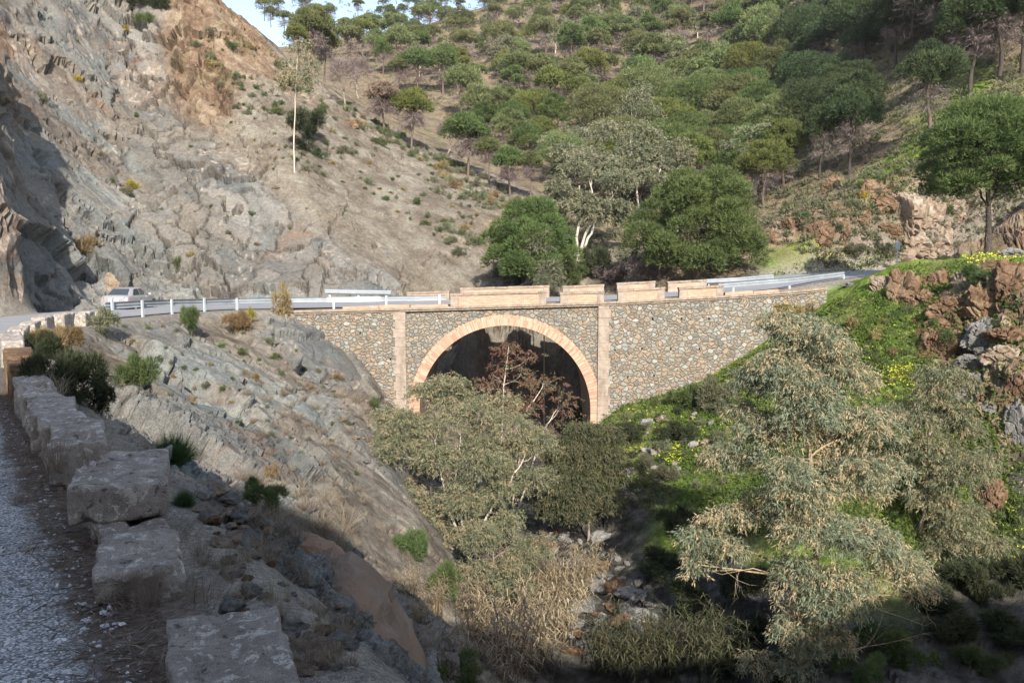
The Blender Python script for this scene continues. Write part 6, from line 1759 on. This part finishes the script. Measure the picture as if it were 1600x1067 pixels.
shrubs(40, [(1300, 480), (1440, 440), (1470, 560), (1540, 760), (1480, 720), (1380, 620)], 18, (14, 34), 'on the steep green slope behind the tall eucalypt', [('shrub_green', 'green'), ('shrub_tan', 'dry')], 'of the steep green slope')
# brush below the pines of the far hill: nobody could count it
r_ = np.random.default_rng(900); Vb = []; Rb = []
pts = []
for _ in range(8500):
    px, py = r_.uniform(400, 1600), r_.uniform(-30, 420)
    if px < 860 and py > 110 + (px - 560) * .55: continue
    if in_scree(px, py) and r_.random() < .7: continue
    h = ground_px(px, py, 62)
    if h[1] > 66: pts.append(h)
pts = np.array(pts); n = len(pts); per = 26
sz = np.clip(r_.lognormal(-.35, .45, n), .25, 1.5) * np.clip(pts[:, 1] / 140, .4, 1)
k = np.repeat(np.arange(n), per)
d = rsph(r_, n * per); d[:, 2] = np.abs(d[:, 2])
o = pts[k] + d * (sz[k] * r_.uniform(.3, 1, n * per))[:, None] * np.array((1, 1, .75))
dd = unit(d + r_.normal(size=d.shape) * .5 + np.array((0, 0, .4)))
sd = unit(np.cross(dd, r_.normal(size=d.shape))) * (.03 + .06 * sz[k])[:, None]
V_ = np.stack([o - sd, o + sd, o + dd * (.12 + .35 * sz[k])[:, None]], axis=1).reshape(-1, 3)
me_ = mesh_np('undergrowth', V_, np.arange(len(V_)).reshape(-1, 3), rnd=np.clip(np.repeat(r_.random(n), per) * .6 + r_.random(n * per) * .4, 0, 1))
M['brush'] = leaf_mat('hillside_brush', [(0.05, 0.065, 0.028), (0.10, 0.11, 0.05), (0.155, 0.15, 0.085), (0.20, 0.17, 0.115)], .25)
tag(link('undergrowth', me_, M['brush']), 'low scrub growing between the pines of the far hill', 'scrub', kind='stuff')

# green cover with yellow flowers on the right bank
def cover(name, polys, n, L, W, mat, label, cat, zup=.12, tri=False, keep=None, y0=20):
    r_ = np.random.default_rng(hash(name) % 1000 if False else len(name) * 37 + n % 97)
    P_ = []
    area = [abs(sum(p[i - 1][0] * p[i][1] - p[i][0] * p[i - 1][1] for i in range(len(p)))) for p in polys]
    for p, a in zip(polys, area):
        lo = np.min(p, 0); hi = np.max(p, 0); m = int(n * a / sum(area)); c = 0; t = 0
        while c < m and t < m * 6:
            t += 1
            q = (r_.uniform(lo[0], hi[0]), r_.uniform(lo[1], hi[1]))
            if not inpoly(q, p): continue
            h = ground_px(q[0], q[1], y0)
            if keep is not None and not keep(h, r_): continue
            P_.append(h); c += 1
    return np.array(P_), r_
BANK = [[(930, 640), (1100, 598), (1210, 530), (1290, 480), (1420, 415), (1600, 405), (1600, 440), (1490, 430), (1440, 470), (1480, 600), (1540, 780), (1600, 780), (1600, 900), (1480, 880), (1250, 840), (1110, 830), (1000, 800), (940, 700)],
        [(1200, 432), (1260, 405), (1330, 385), (1400, 400), (1340, 428)], [(1480, 180), (1600, 110), (1600, 300), (1500, 300), (1330, 330), (1400, 240)]]
def kp(h, r):
    v = fbm(np.array([[h[0] * .28, h[1] * .28, 0.0]]), 3, 671)[0]
    if h[0] > 21.0 and 24 < h[1] < 44 and h[0] / h[1] > .52: return r.random() < .10
    return r.random() < (.95 if v < .12 else .35)
BANK.append([(1440, 450), (1600, 430), (1600, 790), (1540, 780), (1480, 600)])
pc, r_ = cover('ground_cover', BANK, 19000, 0, 0, None, '', '', keep=kp)
k = np.repeat(np.arange(len(pc)), 3)
o = pc[k] + r_.normal(size=(len(k), 3)) * np.array((.12, .12, .03)) + np.array((0, 0, .06))
V_, F_, q_ = leaves(r_, o, r_.normal(size=o.shape) * np.array((1, 1, .3)) + np.array((0, 0, .45)), .17, .055, np.clip(r_.random(len(k)) * .6 + .4 * np.repeat(r_.random(len(pc)), 3), 0, 1))
tag(link('ground_cover', mesh_np('ground_cover', V_, F_, rnd=q_), M['cover']), 'lush low green plants covering the right bank', 'ground cover', kind='stuff')
pg, r_ = cover('grass', BANK[:1] + [[(1300, 470), (1450, 470), (1500, 640), (1400, 620)]], 2600, 0, 0, None, '', '')
k = np.repeat(np.arange(len(pg)), 9)
o = pg[k] + r_.normal(size=(len(k), 3)) * np.array((.1, .1, .01))
dd = unit(r_.normal(size=o.shape) * .45 + np.array((0, 0, 1.0)))
sd = unit(np.cross(dd, r_.normal(size=o.shape))) * .011
V_ = np.stack([o - sd, o + sd, o + dd * r_.uniform(.25, .6, (len(k), 1))], axis=1).reshape(-1, 3)
tag(link('grass', mesh_np('grass', V_, np.arange(len(V_)).reshape(-1, 3), rnd=np.clip(np.repeat(r_.random(len(pg)), 9) + r_.normal(size=len(k)) * .1, 0, 1)), M['reed_green']), 'taller grass blades on the right bank', 'grass', kind='stuff')
FLW = [[(1370, 575), (1430, 575), (1430, 610), (1375, 605)], [(1010, 705), (1065, 690), (1070, 720), (1020, 735)], [(1500, 400), (1600, 395), (1600, 425), (1520, 425)], [(1270, 385), (1330, 385), (1320, 405), (1280, 410)], [(1300, 470), (1460, 470), (1560, 760), (1350, 640)], [(960, 640), (1120, 610), (1130, 690), (1000, 760)], [(1480, 700), (1600, 740), (1600, 900), (1500, 860)]]
Fp = []
for j, (pl, m) in enumerate(zip(FLW, (150, 110, 160, 70, 150, 110, 90))):
    q, r_ = cover('flowers', [pl], m + j, 0, 0, None, '', ''); Fp.append(q)
Fp = np.vstack(Fp); k = np.repeat(np.arange(len(Fp)), 3)
o = Fp[k] + np.array((0, 0, .16)) + r_.normal(size=(len(k), 3)) * .012
V_, F_, q_ = leaves(r_, o, r_.normal(size=o.shape) * np.array((1, 1, .3)) + np.array((0, -.5, .2)), .085, .035, r_.random(len(k)))
tag(link('flowers', mesh_np('flowers', V_, F_, rnd=q_), M['flower']), 'small yellow flowers dotted over the green bank', 'flowers', kind='stuff')

# dry grass tufts
def tuft_mesh(seed, n=90, lean=.25, W=.006):
    r_ = np.random.default_rng(seed)
    o = r_.normal(size=(n, 3)) * np.array((.11, .11, .0))
    d = unit(r_.normal(size=(n, 3)) * np.array((lean, lean, .1)) + np.array((0, 0, 1.0)) + o * 1.3)
    h = r_.uniform(.45, 1.0, n)[:, None]
    sd = unit(np.cross(d, r_.normal(size=(n, 3)))) * W
    mid_ = o + d * h * .55; tip = o + d * h + r_.normal(size=(n, 3)) * .07
    V = np.stack([o - sd, o + sd, mid_ + sd * .8, mid_ - sd * .8, tip], axis=1).reshape(-1, 3)
    b_ = np.arange(n)[:, None] * 5
    Q_ = b_ + np.array([[0, 1, 2, 3]]); T_ = b_ + np.array([[3, 2, 4]])
    rn = r_.random(n)
    return mesh_np('grass_tuft', V, [Q_, T_], rnd=np.concatenate([rn, rn]))
TF = [tuft_mesh(600 + k, 110, .22, .0042) for k in range(4)]
TFW = [tuft_mesh(620 + k, 130, .6, .005) for k in range(3)]
def tuft(px, py, hpx, label, me=None, mat='grass_dry', group='dry grass tufts along the low wall', w=1.0, Y=None, name='grass_tuft', cat='grass tuft'):
    if Y is None: X, Y, z = ground_px(px, py)
    else: X, _, z = P(px, py, Y)
    s = hpx / FPX * Y
    o = link(name, mesh_with(me or random.choice(TF), mat))
    o.location = (X, Y, z - .01); o.scale = (s * w, s * w, s); o.rotation_euler = (0, 0, random.uniform(0, 6.28))
    return tag(o, label, cat, group)
for (px, py, h, lb, wd, Y) in [(305, 985, 135, 'tall brown grass clump right of the block with lichen patches', 1.1, 4.25), (285, 960, 110, 'brown grass clump close behind the tall one', 1.0, 4.5), (318, 975, 90, 'short brown clump at the foot of the tall one', .9, 4.3), (225, 962, 105, 'thin grey grass tuft in front of the block with lichen patches', .8, 4.05), (240, 955, 70, 'second thin tuft against the same block', .8, 4.1),
                           (88, 735, 90, 'grey grass tuft on the wall end beside the overhanging block', .7, 6.75), (35, 795, 62, 'lone dry tuft standing on the gravel edge', 1.0, None), (45, 870, 40, 'low dry tuft in the litter by the wall', 1.2, None), (250, 790, 60, 'thin tuft behind the overhanging block', .9, 6.0), (150, 700, 60, 'pale grass clump behind the low wall, nearest one', 1.2, 8.2),
                           (135, 680, 66, 'pale grass clump behind the low wall, middle one', 1.2, 9.2), (175, 720, 50, 'brown weeds below the low wall', 1.5, 8.0), (200, 735, 46, 'brown weeds left of the broom bush', 1.5, 7.8), (80, 620, 60, 'pale grass stalks behind the long flat block', 1.3, 11.5), (62, 600, 50, 'pale grass stalks behind the orange brown stone', 1.3, 13), (330, 1010, 60, 'wispy stalks beside the nearest block', 1.0, 3.6), (445, 960, 70, 'thin lone stalks on the slope right of the nearest block', .7, 4.6), (270, 850, 50, 'tangle of dead stalks below the overhanging block', 1.6, 5.6), (300, 860, 40, 'tangle of dead stalks beside the rubble heap', 1.6, 5.8)]:
    tuft(px, py, h, lb, random.choice(TFW if wd > 1.1 else TF), w=wd, Y=Y)
for q in scatter(60, [(10, 700), (60, 690), (150, 830), (230, 960), (330, 1040), (240, 1040), (150, 960), (70, 860), (20, 760)], 14):
    tuft(q[0], q[1], random.uniform(14, 34), 'flattened wisp of dead grass in the litter by the low wall', random.choice(TFW), group='dead grass wisps in the litter', w=random.uniform(1.2, 2.2))
for q in scatter(70, [(330, 560), (600, 640), (560, 860), (700, 960), (640, 990), (440, 740)], 18):
    tuft(q[0], q[1], random.uniform(8, 20), 'dry grass tuft on the scree left of the olive eucalypt', random.choice(TFW), group='dry tufts of the lower scree', w=1.6)
for q in scatter(34, [(300, 860), (420, 860), (560, 960), (560, 1060), (470, 1060), (440, 980), (320, 940)], 16):
    tuft(q[0], q[1], random.uniform(22, 60), 'dry weed stalks on the dark rock right of the nearest blocks', random.choice(TFW + TF), group='weeds right of the nearest blocks', w=random.uniform(.7, 1.5))
for q in scatter(30, [(350, 740), (520, 780), (560, 860), (480, 850), (380, 820)], 14):
    tuft(q[0], q[1], random.uniform(20, 50), 'brown weed stalks in the shade above the slate hump', random.choice(TFW), group='weeds above the slate hump', w=1.2)
# giant reeds in the creek
def reed_mesh(seed, n=34):
    r_ = np.random.default_rng(seed); tb = MB()
    Vl = []; 
    for _ in range(n):
        o = np.array((r_.normal() * .35, r_.normal() * .35, 0)); d = unit(np.array((r_.normal() * .16, r_.normal() * .16, 1.0)) + o * .25)
        H = r_.uniform(.55, 1.0) * 2.6
        p = o + d * np.linspace(0, H, 5)[:, None] + np.array((r_.normal() * .1, r_.normal() * .1, -.05)) * (np.linspace(0, 1, 5)[:, None] ** 2) * 2
        tb.tube(p, np.linspace(.014, .006, 5), 4, cap=False)
        m = 15
        t = r_.uniform(.25, 1, m); b_ = np.stack([np.interp(t * 4, np.arange(5), p[:, k]) for k in range(3)], axis=1)
        a = r_.uniform(0, 6.28, m); dd = unit(np.stack([np.cos(a), np.sin(a), r_.uniform(.2, .9, m)], axis=1))
        L = r_.uniform(.3, .6, m)[:, None]; sd = unit(np.cross(dd, np.array((0, 0, 1.0)))) * .018
        mm = b_ + dd * L * .6; tip = mm + (dd * np.array((1, 1, .0)) + np.array((0, 0, -.45))) * L * .7
        Vl.append(np.stack([b_ - sd * .5, b_ + sd * .5, mm + sd, mm - sd, tip], axis=1).reshape(-1, 3))
    V = np.vstack(Vl); N = len(V) // 5; b_ = np.arange(N)[:, None] * 5
    rn = r_.random(N)
    return {'crown': mesh_np('leaves', V, [b_ + np.array([[0, 1, 2, 3]]), b_ + np.array([[3, 2, 4]])], rnd=np.concatenate([rn, rn])), 'trunk': tb.mesh('canes', False)}
RM = [reed_mesh(700 + k) for k in range(4)]
def reed(px, py, hpx, label, mat='reed', group='clumps of giant reed in the creek', Y=None, wd=1.0):
    if Y is None: X, Y, z = ground_px(px, py, 15)
    else: X, _, z = P(px, py, Y)
    s = hpx / FPX * Y / 2.5
    ms = random.choice(RM)
    root = empty('reed_clump', (X, Y, z - .1), random.uniform(0, 6.28)); root.scale = (s * wd, s * wd, s)
    tag(root, label, 'reeds', group)
    link('leaves', mesh_with(ms['crown'], mat), None, root); link('canes', mesh_with(ms['trunk'], mat), None, root)
for px, py, h in [(790, 1060, 150), (830, 1045, 140), (770, 1010, 120), (815, 980, 120), (860, 1000, 120), (855, 930, 100), (780, 930, 90), (895, 950, 100), (920, 905, 70)]:
    reed(px, py, h, 'straw coloured clump of giant reed in the creek below the olive eucalypt')
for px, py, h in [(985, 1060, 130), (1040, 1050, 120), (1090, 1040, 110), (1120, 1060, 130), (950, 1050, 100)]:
    reed(px, py, h, 'dark shaded reed clump at the bottom edge left of the tall eucalypt', 'euc_dark', 'shaded reed clumps at the bottom edge')  # reeds in shade take the dark leaf colour instead of straw
for px, py, h in [(640, 930, 60), (680, 960, 70), (700, 930, 60), (655, 970, 50), (730, 960, 70)]:
    reed(px, py, h, 'short pale cane clump at the foot of the scree', 'reed', 'short canes at the foot of the scree')

# pebbles on the gravel and straw litter along the wall
r_ = np.random.default_rng(950); n = 9000
Yp = np.exp(r_.uniform(math.log(1.9), math.log(13), n)); w0 = np.interp(Yp, WALL[:, 1][2:19], WALL[:, 0][2:19])
Xp = w0 - .35 - r_.random(n) ** 1.2 * 3.2
zp = np.interp(Yp, WALL[:, 1][2:19], WALL[:, 2][2:19])
okp = (Xp / Yp > -.70); Xp, Yp, zp = Xp[okp], Yp[okp], zp[okp]; n = len(Xp)
oc = np.array([(1, 0, 0), (0, 1, 0), (-1, 0, 0), (0, -1, 0), (0, 0, 1), (.5, .5, .6), (-.5, .5, .55), (-.5, -.5, .6), (.5, -.5, .5)], float)
of = np.array([[0, 1, 5], [1, 2, 6], [2, 3, 7], [3, 0, 8], [5, 1, 6], [6, 2, 7], [7, 3, 8], [8, 0, 5], [5, 6, 4], [6, 7, 4], [7, 8, 4], [8, 5, 4]])
sz = np.clip(r_.lognormal(-4.75, .42, n), .004, .03)
an = r_.uniform(0, 6.28, n); ca, sa = np.cos(an), np.sin(an)
vv = oc[None] * sz[:, None, None] * r_.uniform(.6, 1.3, (n, 1, 3)) * r_.uniform(.8, 1.2, (n, 9, 1)) * np.array((1, 1, .75))
Vx = vv[:, :, 0] * ca[:, None] - vv[:, :, 1] * sa[:, None] + Xp[:, None]; Vy = vv[:, :, 0] * sa[:, None] + vv[:, :, 1] * ca[:, None] + Yp[:, None]; Vz = vv[:, :, 2] + zp[:, None] + .001
Vp = np.stack([Vx, Vy, Vz], axis=2).reshape(-1, 3); Fp_ = (np.arange(n)[:, None, None] * 9 + of[None]).reshape(-1, 3)
M['pebble'] = leaf_mat('gravel_pebbles', [(0.13, 0.13, 0.13), (0.26, 0.26, 0.26), (0.36, 0.36, 0.36), (0.68, 0.67, 0.66)], 0.0, .85)
tag(link('gravel_pebbles', mesh_np('gravel_pebbles', Vp, Fp_, rnd=np.repeat(r_.random(n), 12)), M['pebble']), 'loose grey pebbles of the gravel lay-by', 'gravel', kind='stuff')
n = 5200
Yp = np.exp(r_.uniform(math.log(2.2), math.log(14), n)); w0 = np.interp(Yp, WALL[:, 1][2:19], WALL[:, 0][2:19]); zp = np.interp(Yp, WALL[:, 1][2:19], WALL[:, 2][2:19])
Xp = w0 - .12 - np.abs(r_.normal(size=n)) * .30
o = np.stack([Xp, Yp, zp + r_.random(n) ** 2 * .05 + .004], axis=1)
an = r_.uniform(0, 6.28, n); dd = np.stack([np.cos(an), np.sin(an), r_.normal(size=n) * .12], axis=1)
V_, F_, q_ = leaves(r_, o, dd, .13, .0028, r_.random(n), .15)
M['litter'] = leaf_mat('straw_litter', [(0.07, 0.05, 0.035), (0.15, 0.11, 0.08), (0.30, 0.25, 0.19)], .1)
tag(link('dry_litter', mesh_np('dry_litter', V_, F_, rnd=q_), M['litter']), 'dead straw and twigs lying along the low wall', 'litter', kind='stuff')

# ------------------------------------------------------------------ thin air over the valley
hz = NT('thin_haze')
pv = hz.n('VolumePrincipled')
pv.inputs['Color'].default_value = (0.93, 0.96, 1.0, 1)
pv.inputs['Density'].default_value = 0.00012
pv.inputs['Anisotropy'].default_value = 0.0
hz.l(pv.outputs[0], hz.out.inputs['Volume'])
zmax = float(max(V[:, 2].max(), 40)) + 14

hb = MB().box(-420, 560, -70, 500, float(V[:, 2].min()) - 1.5, zmax)
tag(hb.build('haze', hz.m), 'thin bluish haze filling the valley', 'haze', kind='stuff')
